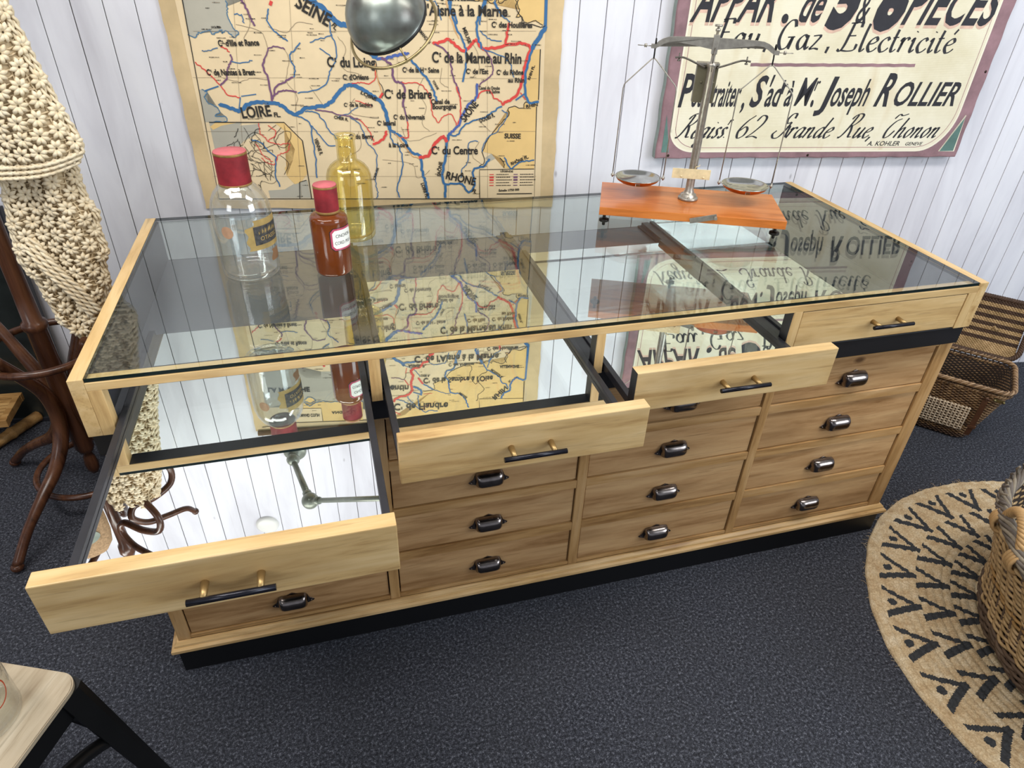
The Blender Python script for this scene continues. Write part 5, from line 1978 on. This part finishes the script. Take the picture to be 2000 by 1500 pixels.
inn2 = [bm.verts.new((a, b, 0.000)) for a, b, c, d in pr_]
out2 = [bm.verts.new((c, d, -0.022)) for a, b, c, d in pr_]
for k in range(16):
    bm.faces.new((inn[k], inn[k + 1], out[k + 1], out[k]))
    bm.faces.new((inn2[k], out2[k], out2[k + 1], inn2[k + 1]))
    bm.faces.new((out[k], out[k + 1], out2[k + 1], out2[k]))
obj('peak', bm, m_tweed, cap)
bm = bmesh.new()
cap_f = lambda u, v: Vector((u, -0.0452 * math.sqrt(max(0.02, 1 - (u / 0.09) ** 2)) * (1.0 if v < 0.1 else 1.0 - (v - 0.1) * 4) - 0.001, v))
vs = []
cv = bm.verts.new(cap_f(0.01, 0.085))
for k in range(28):
    a = 2 * PI * k / 28
    vs.append(bm.verts.new(cap_f(0.01 + 0.058 * math.cos(a), 0.085 + 0.032 * math.sin(a))))
for k in range(28):
    bm.faces.new((cv, vs[k], vs[(k + 1) % 28]))
put_text(bm, 'NESS', (-0.025, 0.073), (0.048, 0.073), 0.022, lambda u, v: cap_f(u, v) + Vector((0, -0.0012, 0)), 0, 0.01, 1)
obj('patch', bm, [plain('patch_grey', '#8b9488', 0.9), plain('patch_letters', '#e5e1d2', 0.9)], cap)
# ------------------------------------------------------------------ wicker helpers
m_wick = NT('wicker_brown')
_v = m_wick.mapping((1, 1, 1), False)
m_wick.base(m_wick.ramp(m_wick.noise(_v, 38.0, 3.0, 0.7), [(0.32, lin('#4a3625')), (0.52, lin('#7d5f40')), (0.72, lin('#a98a62'))]))
m_wick.set(0.5, 0, 0.35)
m_wickd = plain('wicker_dark', '#4c382a', 0.6, 0, 0.3, 0.3, 40.0)
m_wickt = NT('wicker_tan')
_v = m_wickt.mapping((1, 1, 1), False)
m_wickt.base(m_wickt.ramp(m_wickt.noise(_v, 30.0, 3.0, 0.7), [(0.3, lin('#8a7049')), (0.6, lin('#b2946a')), (0.75, lin('#c6aa80'))]))
m_wickt.set(0.5, 0, 0.35)
m_wickg = plain('wicker_grey', '#6b625a', 0.65, 0, 0.3, 0.35, 30.0)
m_wickp = plain('wicker_pale', '#cbb79c', 0.65, 0, 0.3, 0.2, 40.0)
m_inner = plain('wicker_shadow', '#2c2018', 0.9)  # dark brown that stands in for the shade behind the weave
m_leather = plain('old_leather', '#5a3a26', 0.45, 0, 0.4, 0.3, 30.0)


def weave_ring(bm, path, nor, r, amp, stakes, par, mi, seg=5):
    """one closed woven strand: path = function(t in 0..1) -> point, nor = function(t) -> outward normal"""
    N = stakes * 3
    P = []
    for k in range(N):
        t_ = k / N
        P.append(path(t_) + nor(t_) * amp * math.sin(2 * PI * t_ * stakes / 2 + par * PI))
    tube(bm, P, r, seg, closed=True, mi=mi)


def braid(bm, path, n, r, wrad, turns, closed=False, mi=0, strands=3, seg=6):
    for s in range(strands):
        P = []
        for k in range(n + (0 if closed else 1)):
            t_ = k / n
            p = path(t_)
            T = (path((t_ + 0.004) % 1.0 if closed else min(1, t_ + 0.004)) - path((t_ - 0.004) % 1.0 if closed else max(0, t_ - 0.004))).normalized()
            up = Vector((0, 0, 1))
            s1 = T.cross(up)
            s1 = s1.normalized() if s1.length > 1e-4 else Vector((1, 0, 0))
            u1 = s1.cross(T).normalized()
            a = 2 * PI * (turns * t_ + s / strands)
            P.append(p + s1 * math.cos(a) * wrad + u1 * math.sin(a) * wrad)
        tube(bm, P, r, seg, closed=closed, mi=mi)


# ------------------------------------------------------------------ open picnic hamper by the wall
hamper = thing('picnic_hamper', 'open brown wicker picnic hamper, lid leaning back on the boards behind the counter end', 'hamper', (2.693, 0.466, 0.0), math.atan2(-0.741, 0.671))
HL, HD, HH = 0.1725, 0.1345, 0.25


def rrect(hx, hy, rc):
    Lx, Ly, La = 2 * (hx - rc), 2 * (hy - rc), PI / 2 * rc
    tot = 2 * Lx + 2 * Ly + 4 * La

    def f(t_):
        d = (t_ % 1.0) * tot
        segs = [('l', Lx, (-hx + rc, -hy), (1, 0)), ('a', La, (hx - rc, -hy + rc), -PI / 2), ('l', Ly, (hx, -hy + rc), (0, 1)), ('a', La, (hx - rc, hy - rc), 0), ('l', Lx, (hx - rc, hy), (-1, 0)), ('a', La, (-hx + rc, hy - rc), PI / 2), ('l', Ly, (-hx, hy - rc), (0, -1)), ('a', La, (-hx + rc, -hy + rc), PI)]
        for k, L_, o, q in segs:
            if d <= L_ or k is None:
                if k == 'l':
                    n_ = (q[1], -q[0])
                    return (o[0] + q[0] * d, o[1] + q[1] * d), n_
                a = q + d / rc
                return (o[0] + rc * math.cos(a), o[1] + rc * math.sin(a)), (math.cos(a), math.sin(a))
            d -= L_
        return (-hx + rc, -hy), (0, -1)
    return f


def hsize(z):
    k = 1 - z / HH
    return HL - 0.072 * k ** 0.9, HD - 0.026 * k


bm = bmesh.new()
nl = 40
for j in range(nl):
    z = 0.008 + (HH - 0.03) * j / (nl - 1)
    hx, hy = hsize(z)
    F = rrect(hx, hy, 0.045)
    weave_ring(bm, lambda t_, F=F, z=z: Vector((*F(t_)[0], z)), lambda t_, F=F: Vector((*F(t_)[1], 0)), 0.0030, 0.0030, 84, j % 2, 1 if (z < 0.02 or 11 <= j <= 12) else 0, 5)
for k in range(60):
    t_ = k / 60
    pts = []
    for z in (0.004, 0.08, 0.16, HH - 0.01):
        hx, hy = hsize(z)
        p, n_ = rrect(hx, hy, 0.045)(t_)
        pts.append((p[0], p[1], z))
    tube(bm, pts, 0.003, 5, mi=1)
obj('woven_body', bm, [m_wick.m, m_wickd], hamper)
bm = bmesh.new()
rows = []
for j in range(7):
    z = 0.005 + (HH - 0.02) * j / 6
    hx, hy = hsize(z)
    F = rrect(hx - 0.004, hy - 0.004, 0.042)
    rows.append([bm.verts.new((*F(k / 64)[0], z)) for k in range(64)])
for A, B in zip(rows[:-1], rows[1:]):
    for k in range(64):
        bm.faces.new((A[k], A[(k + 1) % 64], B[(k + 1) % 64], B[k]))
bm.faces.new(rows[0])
obj('inner_lining', bm, m_inner, hamper)  # added dark shell, painted as shadow so the weave is not see-through
bm = bmesh.new()
F = rrect(HL, HD, 0.05)
braid(bm, lambda t_: Vector((*F(t_)[0], HH - 0.006)), 420, 0.0036, 0.0056, 26, True, 0, 2)
braid(bm, lambda t_: Vector((*F((t_ + 0.0096) % 1.0)[0], HH - 0.006)), 420, 0.0036, 0.0056, 26, True, 1, 2)
F2 = rrect(HL - 0.004, HD - 0.003, 0.048)
braid(bm, lambda t_: Vector((*F2(t_)[0], HH - 0.026)), 420, 0.0036, 0.004, 46, True, 1, 2)
obj('braided_rim', bm, [plain('wicker_rim', '#a48768', 0.55, 0, 0.3, 0.3, 45.0), m_wick.m], hamper)
# open-weave pale panel on the front
bm = bmesh.new()


def front_pt(x, z, off):
    hx, hy = hsize(z)
    return Vector((x, -hy - off, z))


for i in range(15):
    x = -0.097 + 0.165 * i / 14
    tube(bm, [front_pt(x + 0.001 * math.sin(i * 2.1) + (0.125 - z) * 0.03, z, 0.0085 + 0.001 * ((i + k) % 2)) for k, z in enumerate([0.045 + 0.108 * q / 9 for q in range(10)])], 0.0031, 5)
for j in range(10):
    z = 0.050 + 0.098 * j / 9
    tube(bm, [front_pt(-0.100 + 0.171 * q / 28, z, 0.0085 + 0.0016 * math.sin(q * PI / 2 + j * PI)) for q in range(29)], 0.0029, 5)
obj('open_weave_panel', bm, m_wickp, hamper)
bm = bmesh.new()
pth = [front_pt(0.0975, 0.205, 0.012), front_pt(0.0975, 0.19, 0.014), front_pt(0.0985, 0.13, 0.012), front_pt(0.0975, 0.07, 0.012), front_pt(0.0955, 0.035, 0.009)]
for a, b in zip(pth[:-1], pth[1:]):
    d_ = (b - a) / 2
    obox(bm, (a + b) / 2, d_, (0.0085, 0, 0), Vector((0, -0.0016, 0)))
obox(bm, front_pt(0.0975, 0.078, 0.015), (0.013, 0, 0), (0, 0.0016, 0), (0, 0, 0.005), 0)
tube(bm, smooth_path([front_pt(0.0895, 0.206, 0.012), front_pt(0.0975, 0.214, 0.016), front_pt(0.1075, 0.207, 0.012), front_pt(0.0985, 0.200, 0.012)], 5), 0.003, 6)
obj('leather_strap', bm, m_leather, hamper)
bm = bmesh.new()
obox(bm, front_pt(0.1355, 0.214, 0.011), (0.016, 0, 0), (0, 0.002, 0), (0, 0, 0.006), 0, 0.001)
for sx in (-1, 1):
    sphere(bm, front_pt(0.1355 + sx * 0.0135, 0.214, 0.014), 0.0052, 12, 8)
obj('brass_clasp', bm, plain('dull_brass', '#7d7350', 0.35, 0.9), hamper)
# lid, its woven inside towards the room
lid_a = math.radians(56)
lv = Vector((0, math.cos(lid_a), math.sin(lid_a)))
lnn = Vector((0, -math.sin(lid_a), math.cos(lid_a)))
lo_ = Vector((0, HD + 0.004, HH - 0.002))
LD = 0.22
bm = bmesh.new()
for j in range(42):
    t_ = 0.010 + (LD - 0.02) * j / 41
    dark = (j // 3) % 2 == 1 and 5 < j
    for i in range(1):
        P = [lo_ + Vector((-HL + 0.012 + (2 * HL - 0.024) * k / 120, 0, 0)) + lv * t_ + lnn * (0.0026 * math.sin(k * PI / 2 + (j % 2) * PI) - 0.012 * math.sin(PI * j / 41)) for k in range(121)]
        tube(bm, P, 0.0031, 5, mi=1 if dark else 0)
obj('lid_weave', bm, [m_wickt.m, m_wickd], hamper)
bm = bmesh.new()
obox(bm, lo_ + lv * (LD / 2) - lnn * 0.019, Vector((HL - 0.01, 0, 0)), lv * (LD / 2 - 0.004), lnn * 0.0015)
obj('lid_back', bm, m_inner, hamper)
bm = bmesh.new()
Fl = rrect(HL, LD / 2, 0.04)
braid(bm, lambda t_: lo_ + Vector((Fl(t_)[0][0], 0, 0)) + lv * (Fl(t_)[0][1] + LD / 2), 400, 0.0046, 0.0058, 44, True, 0, 3)
obj('lid_rim', bm, m_wickd, hamper)
bm = bmesh.new()
tube(bm, smooth_path([lo_ + Vector((0.06, 0, 0)) + lv * 0.10 + lnn * 0.004, lo_ + Vector((0.066, 0, 0)) + lv * 0.108 + lnn * 0.012, lo_ + Vector((0.074, 0, 0)) + lv * 0.098 + lnn * 0.012, lo_ + Vector((0.08, 0, 0)) + lv * 0.104 + lnn * 0.004], 5), 0.003, 6)
obj('lid_loop', bm, m_wickt.m, hamper)

# ------------------------------------------------------------------ dark case between hamper and counter
case = thing('leather_case', 'narrow dark brown case with pale corded edges squeezed between counter and hamper', 'case', (2.430, 0.470, 0.0), math.atan2(-0.741, 0.671))
bm = bmesh.new()
box(bm, (-0.06, -0.055, 0.003), (0.06, 0.05, 0.215), 0, 0.006)
obj('shell', bm, plain('dark_hide', '#3a241b', 0.45, 0, 0.4, 0.3, 30.0), case)
for z in (0.007, 0.211):
    bm = bmesh.new()
    for ph in (0, PI):
        P = []
        F = rrect(0.060, 0.0535, 0.006)
        for k in range(160):
            p, n_ = F(k / 160)
            P.append(Vector((p[0], p[1] - 0.0025, z)) + Vector((math.cos(k * 0.8 + ph), math.sin(k * 0.8 + ph), math.sin(k * 0.8 + ph))) * 0.0024)
        tube(bm, P, 0.0024, 5, closed=True)
    obj('corded_edge', bm, m_wickp, case)

# ------------------------------------------------------------------ round jute rug
RC, RR = Vector((2.390, -0.528, 0)), 0.657
m_jute = NT('jute')
_v = m_jute.mapping((1, 1, 1), False)
_n = m_jute.noise(_v, 26.0, 4.0, 0.7)
_n2 = m_jute.noise(_v, 240.0, 2.0, 0.7)
_c = m_jute.ramp(_n, [(0.28, lin('#b09572')), (0.5, lin('#cbb592')), (0.72, lin('#ddceb2'))])
_c = m_jute.mix(m_jute.ramp(_n2, [(0.4, (0.45, 0.45, 0.45)), (0.62, (0, 0, 0))]), _c, lin('#86693f'))
m_jute.base(_c)
m_jute.bump(_n2, 0.7, 0.003)
m_jute.set(0.9, 0, 0.15)
m_jdark = plain('jute_dark_print', '#3c3d3f', 0.92, 0, 0.1, 0.35, 200.0, 0.5)
rug = thing('round_rug', 'round braided jute rug printed with dark chevrons and dots', 'rug', (RC.x, RC.y, 0))
bm = bmesh.new()
NR, NTH = 230, 1260
rv = []
for i in range(NR + 1):
    r_ = RR * i / NR
    ring = []
    if i == 0:
        rv.append([bm.verts.new((0, 0, 0.008))])
        continue
    for k in range(NTH):
        a = 2 * PI * k / NTH
        coil = abs(math.sin(PI * r_ / 0.0215)) ** 0.5
        z = 0.0045 + 0.0050 * coil + 0.0014 * math.sin(k * 2 * PI / NTH * 24 * (i // 5 + 3) + (i // 5) * 1.7)
        rr_ = r_ * (1 + (0.004 * math.sin(a * 7) + 0.002 * math.sin(a * 31)) * (i / NR) ** 4)
        if i == NR:
            z = 0.001
        ring.append(bm.verts.new((rr_ * math.cos(a), rr_ * math.sin(a), z)))
    rv.append(ring)
NCH = 28


def is_dark(r_, a):
    sect = 2 * PI / NCH
    kk = round(a / sect)
    t_ = (a - kk * sect) * r_
    for rt, L_, dot in ((0.528, 0.092, True), (0.440, 0.082, False), (0.352, 0.080, False), (0.266, 0.078, False)):
        if rt - 0.008 < r_ < rt + L_:
            w_ = 0.50 * (r_ / 0.6)
            d = abs(abs(t_) - max(0, r_ - rt) * w_) * 0.86
            if d < (0.0095 if t_ > 0 else 0.0070):
                return True
        if dot and (r_ - (rt + L_ - 0.022)) ** 2 + t_ ** 2 < 0.012 ** 2:
            return True
    k2 = round(a / (2 * PI / 12))
    t2 = (a - k2 * 2 * PI / 12) * r_
    for rd in (0.215, 0.15):
        if (r_ - rd) ** 2 + t2 ** 2 < 0.011 ** 2:
            return True
    return False


for i in range(NR):
    for k in range(NTH):
        k2 = (k + 1) % NTH
        if i == 0:
            f = bm.faces.new((rv[0][0], rv[1][k], rv[1][k2]))
        else:
            f = bm.faces.new((rv[i][k], rv[i + 1][k], rv[i + 1][k2], rv[i][k2]))
            if is_dark((i + 0.5) * RR / NR, 2 * PI * (k + 0.5) / NTH - PI + 0.05):
                f.material_index = 1
        f.smooth = True
obj('braided_disc', bm, [m_jute.m, m_jdark], rug)
bm = bmesh.new()
rg = random.Random(9)
for k in range(240):
    a = rg.uniform(0, 2 * PI)
    L_ = rg.uniform(0.006, 0.022)
    b = a + rg.uniform(-1.3, 1.3)
    p = Vector((RR * math.cos(a) * 0.998, RR * math.sin(a) * 0.998, 0.004))
    d_ = Vector((math.cos(b), math.sin(b), 0))
    tube(bm, [p, p + d_ * L_ * 0.5 + Vector((0, 0, 0.004)), p + d_ * L_ + Vector((0, 0, rg.uniform(-0.002, 0.004)))], 0.0006, 3)
fr_ = obj('frayed_fibres', bm, m_jute.m, rug)
fr_['kind'] = 'stuff'

# ------------------------------------------------------------------ big log basket on the rug
BX, BY = 2.350, -0.600
basket = thing('log_basket', 'large round wicker log basket with a twisted handle standing on the rug', 'basket', (BX, BY, 0.0115))
BP = [(0.0, 0.355), (0.03, 0.392), (0.06, 0.402), (0.10, 0.400), (0.16, 0.408), (0.24, 0.430), (0.315, 0.452)]


def brad(z):
    return interp(BP, z)


bm = bmesh.new()
rg = random.Random(21)
zs = []
z = 0.004
while z < 0.318:
    zs.append(z)
    z += 0.0078
for j, z in enumerate(zs):
    if z < 0.075:
        mi = 1
    elif 0.165 < z < 0.185:
        mi = 2
    else:
        mi = 0
    r_ = brad(z)
    ph = (j // 1) % 2
    ST = 72
    N = ST * 4
    P = []
    for k in range(N):
        a = 2 * PI * k / N
        s_ = math.sin(ST / 2 * a + ph * PI + (j * 0.16))
        w = 0.0052 if mi != 1 else 0.004
        P.append(Vector(((r_ + w * s_) * math.cos(a), (r_ + w * s_) * math.sin(a), z + 0.0055 * math.sin(ST / 4 * a * 1.0 + j * 0.5) * (0.6 if mi != 1 else 0.9) + (rg.uniform(-0.0012, 0.0012) if mi == 1 else 0))))
    tube(bm, P, 0.0042 if mi != 1 else 0.0046, 6, closed=True, mi=mi)
for k in range(72):
    a = 2 * PI * k / 72
    tube(bm, [(brad(z) * math.cos(a), brad(z) * math.sin(a), z) for z in (0.0, 0.05, 0.1, 0.2, 0.315)], 0.0042, 5, mi=1)
obj('woven_body', bm, [m_wickt.m, plain('wicker_bark', '#5e4c3d', 0.7, 0, 0.3, 0.35, 35.0), plain('wicker_mid', '#a07c4c', 0.55, 0, 0.3, 0.3, 30.0)], basket)
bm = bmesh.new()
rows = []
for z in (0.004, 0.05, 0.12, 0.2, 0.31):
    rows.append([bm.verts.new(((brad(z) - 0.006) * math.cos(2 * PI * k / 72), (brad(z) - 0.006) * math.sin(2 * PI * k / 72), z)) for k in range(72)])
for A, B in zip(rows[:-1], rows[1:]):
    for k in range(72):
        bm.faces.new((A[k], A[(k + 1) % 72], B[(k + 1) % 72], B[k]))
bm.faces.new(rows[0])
obj('inner_lining', bm, m_inner, basket)  # added shell inside the weave, its dark colour imitates shade in the gaps
bm = bmesh.new()
HA = math.radians(146.0)


def rim_z(a):
    d = (a - HA + PI) % (2 * PI) - PI
    return 0.322 + 0.028 * math.exp(-(d / 0.30) ** 2)


for q in range(9):
    P = []
    for k in range(220):
        a = 2 * PI * k / 220
        rr_ = 0.452 + 0.013 * math.cos(11 * a + q * 0.7)
        P.append(Vector((rr_ * math.cos(a), rr_ * math.sin(a), rim_z(a) + 0.013 * math.sin(11 * a + q * 0.7) + 0.0015 * math.sin(k + q))))
    tube(bm, P, 0.0050, 6, closed=True, mi=q % 2)
for k in range(9):
    a = HA - 0.25 - 0.08 * k
    p = Vector((0.455 * math.cos(a), 0.455 * math.sin(a), 0.33))
    tube(bm, [p, p + Vector((0.01 * math.cos(a), 0.01 * math.sin(a), 0.02)), p + Vector((-0.04 * math.sin(a), 0.04 * math.cos(a), 0.045 + 0.004 * (k % 3)))], [0.004, 0.004, 0.003], 6, mi=k % 2)
obj('willow_rim', bm, [m_wickg, plain('wicker_grey_pale', '#8d8271', 0.65, 0, 0.3, 0.35, 30.0)], basket)
bm = bmesh.new()


def hpath(t_):
    a = HA + 0.155 - 0.31 * t_
    return Vector((0.452 * math.cos(a), 0.452 * math.sin(a), 0.322 + 0.085 * math.sin(PI * min(1, max(0, t_))) ** 0.7))


braid(bm, hpath, 90, 0.0062, 0.0070, 5.5, False, 0, 4, 8)
for t_ in (0.0, 1.0):
    c = hpath(t_)
    a = math.atan2(c.y, c.x)
    T = Vector((-math.sin(a), math.cos(a), 0))
    Rr = Vector((math.cos(a), math.sin(a), 0))
    for q in range(4):
        P = [c + T * (0.009 * q - 0.014) + Rr * 0.021 * math.cos(2 * PI * k / 18) + Vector((0, 0, 0.002 + 0.025 * math.sin(2 * PI * k / 18))) for k in range(18)]
        tube(bm, P, 0.0050, 7, closed=True)
obj('twisted_handle', bm, plain('handle_tan', '#c09a68', 0.5, 0, 0.35, 0.25, 30.0), basket)
plant = bpy.data.objects.new('dried_greenery', None)
bm = bmesh.new()
rg = random.Random(12)
for k in range(900):
    a, r_ = rg.uniform(0, 2 * PI), 0.40 * math.sqrt(rg.random())
    p = Vector((r_ * math.cos(a), r_ * math.sin(a), 0.02))
    L_ = rg.uniform(0.10, 0.20)
    d_ = Vector((rg.uniform(-1, 1), rg.uniform(-1, 1), 0)) * 0.4
    tip_ = p + Vector((d_.x * L_, d_.y * L_, L_))
    rr_ = math.hypot(tip_.x, tip_.y)
    if rr_ > 0.40:
        tip_.x *= 0.40 / rr_
        tip_.y *= 0.40 / rr_
    md = p.lerp(tip_, 0.55) + Vector((0, 0, 0.03))
    s_ = Vector((rg.uniform(-1, 1), rg.uniform(-1, 1), 0)).normalized() * 0.0022
    v0, v1, v2, v3, v4 = bm.verts.new(p - s_), bm.verts.new(p + s_), bm.verts.new(md + s_ * 1.3), bm.verts.new(md - s_ * 1.3), bm.verts.new(tip_)
    bm.faces.new((v0, v1, v2, v3))
    bm.faces.new((v3, v2, v4))
g_ = obj('dried_greenery', bm, plain('dry_green', '#6a6a3c', 0.8, 0, 0.2, 0.45, 12.0))
g_.location = (BX, BY, 0.012)
tag(g_, 'mass of dry green stems lying inside the big log basket', 'dried plant')
g_['kind'] = 'stuff'
bpy.data.objects.remove(plant)

# ------------------------------------------------------------------ metal stool with wooden seat, lower left
stool = thing('metal_stool', 'black metal stool with a pale wooden seat in the lower left corner', 'stool', (-0.234, -0.390, 0.0), math.atan2(-0.40, 0.917))
SZ = 0.475
bm = bmesh.new()
hs, rc = 0.163, 0.034
pl_ = []
for cx_, cy_, a0 in ((hs - rc, hs - rc, 0), (-hs + rc, hs - rc, PI / 2), (-hs + rc, -hs + rc, PI), (hs - rc, -hs + rc, 1.5 * PI)):
    for k in range(9):
        a = a0 + PI / 2 * k / 8
        pl_.append((cx_ + rc * math.cos(a), cy_ + rc * math.sin(a)))
prism(bm, pl_, SZ - 0.009, SZ - 0.0015)
pt_ = [(x * 0.988, y * 0.988) for x, y in pl_]
prism(bm, pt_, SZ - 0.0016, SZ)
obj('wooden_seat', bm, wood('pale_oak', '#c9bba2', '#b8a78c', '#948064', 'y', 0.5, 0.25, False), stool)
m_tol = plain('black_steel', '#121212', 0.38, 0.2, 0.5, 0.2, 12.0)
bm = bmesh.new()
hs2 = 0.158
for sx, sy in ((1, 0), (-1, 0), (0, 1), (0, -1)):
    if sx:
        obox(bm, (sx * hs2, 0, SZ - 0.034), (0.0015, 0, 0), (0, hs2, 0), (0, 0, 0.0235))
    else:
        obox(bm, (0, sy * hs2, SZ - 0.034), (hs2, 0, 0), (0, 0.0015, 0), (0, 0, 0.0235))
obj('steel_apron', bm, m_tol, stool)
for sx in (-1, 1):
    for sy in (-1, 1):
        bm = bmesh.new()
        tpx, bpx = 0.1515, 0.205
        pts = []
        for k in range(9):
            t_ = k / 8
            c = tpx + (bpx - tpx) * t_
            pts.append(Vector((sx * c, sy * c, SZ - 0.0095 - (SZ - 0.0095) * t_)))
        w0, w1 = 0.040, 0.022
        rowsl = []
        for k, p in enumerate(pts):
            w = w0 + (w1 - w0) * k / 8
            # folded sheet leg: rounded outer corner, wings along both sides
            prof_ = [(-w, 0.006), (-w, 0.011), (-0.004, 0.012), (0.008, 0.008), (0.012, -0.004), (0.011, -w), (0.006, -w), (0.004, -0.002), (-0.002, 0.004)]
            rowsl.append([bm.verts.new(p + Vector((sx * a, sy * b, 0))) for a, b in prof_])
        for A, B in zip(rowsl[:-1], rowsl[1:]):
            for i in range(9):
                bm.faces.new((A[i], A[(i + 1) % 9], B[(i + 1) % 9], B[i]))
        bm.faces.new(rowsl[0])
        bm.faces.new(list(reversed(rowsl[-1])))
        obj('leg', bm, m_tol, stool)
for ax_ in (0, 1):
    for sg in (-1, 1):
        bm = bmesh.new()
        P = []
        for k in range(21):
            u = -1 + 2 * k / 20
            z = 0.285 + 0.075 * (1 - abs(u) ** 2.2)
            c = 0.1515 + 0.0535 * (SZ - z) / SZ
            P.append(Vector((u * (c - 0.004), sg * (c - 0.004), z)) if ax_ == 0 else Vector((sg * (c - 0.004), u * (c - 0.004), z)))
        tube(bm, P, 0.012, 8)
        obj('curved_brace', bm, m_tol, stool)

# glass jar on the stool
jar = thing('glass_jar', 'clear glass jar with an orange red ring print standing on the wooden stool seat', 'jar', (-0.152, -0.352, SZ))
bm = bmesh.new()
o_ = [(0.0, 0.001), (0.050, 0.0005), (0.056, 0.003), (0.0575, 0.009), (0.0575, 0.13), (0.054, 0.142), (0.045, 0.150), (0.045, 0.165)]
i_ = [(0.0425, 0.165), (0.0425, 0.149), (0.051, 0.140), (0.0545, 0.128), (0.0545, 0.012), (0.045, 0.007), (0.0, 0.009)]
lathe(bm, o_ + i_, 44)
obj('jar_body', bm, glassy('jar_glass', (0.975, 0.985, 0.98), 0.06), jar)
bm = bmesh.new()
for k in range(1):
    c0, zc = math.radians(-25), 0.078
    f_ = on_cyl(0.0579)
    pr2 = []
    for w in (0.026, 0.0235):
        pr2.append([bm.verts.new(f_(c0 + w / 0.058 * math.cos(2 * PI * q / 36), zc + w * math.sin(2 * PI * q / 36))) for q in range(36)])
    for q in range(36):
        bm.faces.new((pr2[0][q], pr2[0][(q + 1) % 36], pr2[1][(q + 1) % 36], pr2[1][q]))
obj('ring_print', bm, plain('orange_red_print', '#d2502e', 0.5), jar)

# ------------------------------------------------------------------ things behind the coat stand
pan = thing('dark_mirror_panel', 'tall tarnished dark mirror panel leaning on the boards behind the coat stand', 'mirror', wall_pt(-1.80, 0.0, 0.05))
bm = bmesh.new()
c0 = wall_pt(-1.80, 0.395, 0.034)
up_ = (Vector((0, 0, 1)) + WNOR * 0.03).normalized()
obox(bm, c0, WDIR * 0.29, up_ * 0.38, WDIR.cross(up_) * 0.006)
tm = NT('tarnished_mirror')
_v = tm.mapping((1, 1, 1), False)
tm.base(tm.ramp(tm.noise(_v, 7.0, 4.0, 0.65), [(0.3, lin('#2e312e')), (0.6, lin('#4c524e')), (0.8, lin('#68706c'))]))
tm.set(0.22, 0.75)
obj('tarnished_glass', bm, tm.m, pan, local=False)
bm = bmesh.new()
for s_ in (-1, 1):
    obox(bm, c0 + WDIR * (0.297 * s_), WDIR * 0.009, up_ * 0.392, WDIR.cross(up_) * 0.011, 0, 0.002)
    obox(bm, c0 + up_ * (0.386 * s_), WDIR * 0.290, up_ * 0.009, WDIR.cross(up_) * 0.011, 0, 0.002)
obj('black_frame', bm, black_wood, pan, local=False)

rack = thing('bamboo_stand', 'low bamboo and cane slatted stand on the carpet behind the coat stand', 'stand', (-0.80, 1.12, 0.0))
m_bam = wood('bamboo', '#c79f68', '#a67c48', '#6f4e2c', 'x', 0.35, 0.3, False)


def bamboo(a, b, r, parent, name='bamboo_pole'):
    a, b = Vector(a), Vector(b)
    L_ = (b - a).length
    n = max(2, int(L_ / 0.10))
    P, R_ = [], []
    for k in range(n):
        for t_, rr_ in ((0.0, 1.12), (0.04, 1.12), (0.10, 0.97), (0.9, 0.97), (0.97, 1.08)):
            P.append(a.lerp(b, (k + t_) / n))
            R_.append(r * rr_)
    P.append(b)
    R_.append(r)
    bm = bmesh.new()
    tube(bm, P, R_, 12)
    return obj(name, bm, m_bam, parent, local=False)


bamboo((-0.86, 0.83, 0.022), (-0.625, 1.205, 0.022), 0.020, rack)
bamboo((-1.05, 0.96, 0.022), (-0.90, 1.195, 0.022), 0.018, rack)
bamboo((-0.455, 1.115, 0.012), (-0.520, 1.18, 0.40), 0.018, rack, 'bamboo_leg')
bamboo((-1.00, 1.115, 0.002), (-1.01, 1.185, 0.40), 0.018, rack, 'bamboo_leg')
bm = bmesh.new()
for k in range(7):
    y0 = 1.045 + 0.020 * k
    obox(bm, (-0.80, y0 - 0.0, 0.138), Vector((0.150, -0.010, 0)), Vector((0.0005, 0.0075, 0)), Vector((0, 0, 0.005)), 0, 0.001)
obj('cane_slats', bm, wood('cane', '#d3ac72', '#b98f56', '#80592f', 'x', 0.4, 0.3, False), rack, local=False)
bm = bmesh.new()
for sx in (-1, 1):
    obox(bm, (-0.80 + sx * 0.158, 1.105 - sx * 0.0105, 0.130), Vector((0.010, 0, 0)), Vector((0, 0.066, 0)), Vector((0, 0, 0.014)), 0, 0.002)
for sy in (-1, 1):
    obox(bm, (-0.80, 1.105 + sy * 0.075, 0.130), Vector((0.17, -0.011, 0)), Vector((0, 0.009, 0)), Vector((0, 0, 0.014)), 0, 0.002)
obj('tray_frame', bm, m_bam, rack, local=False)
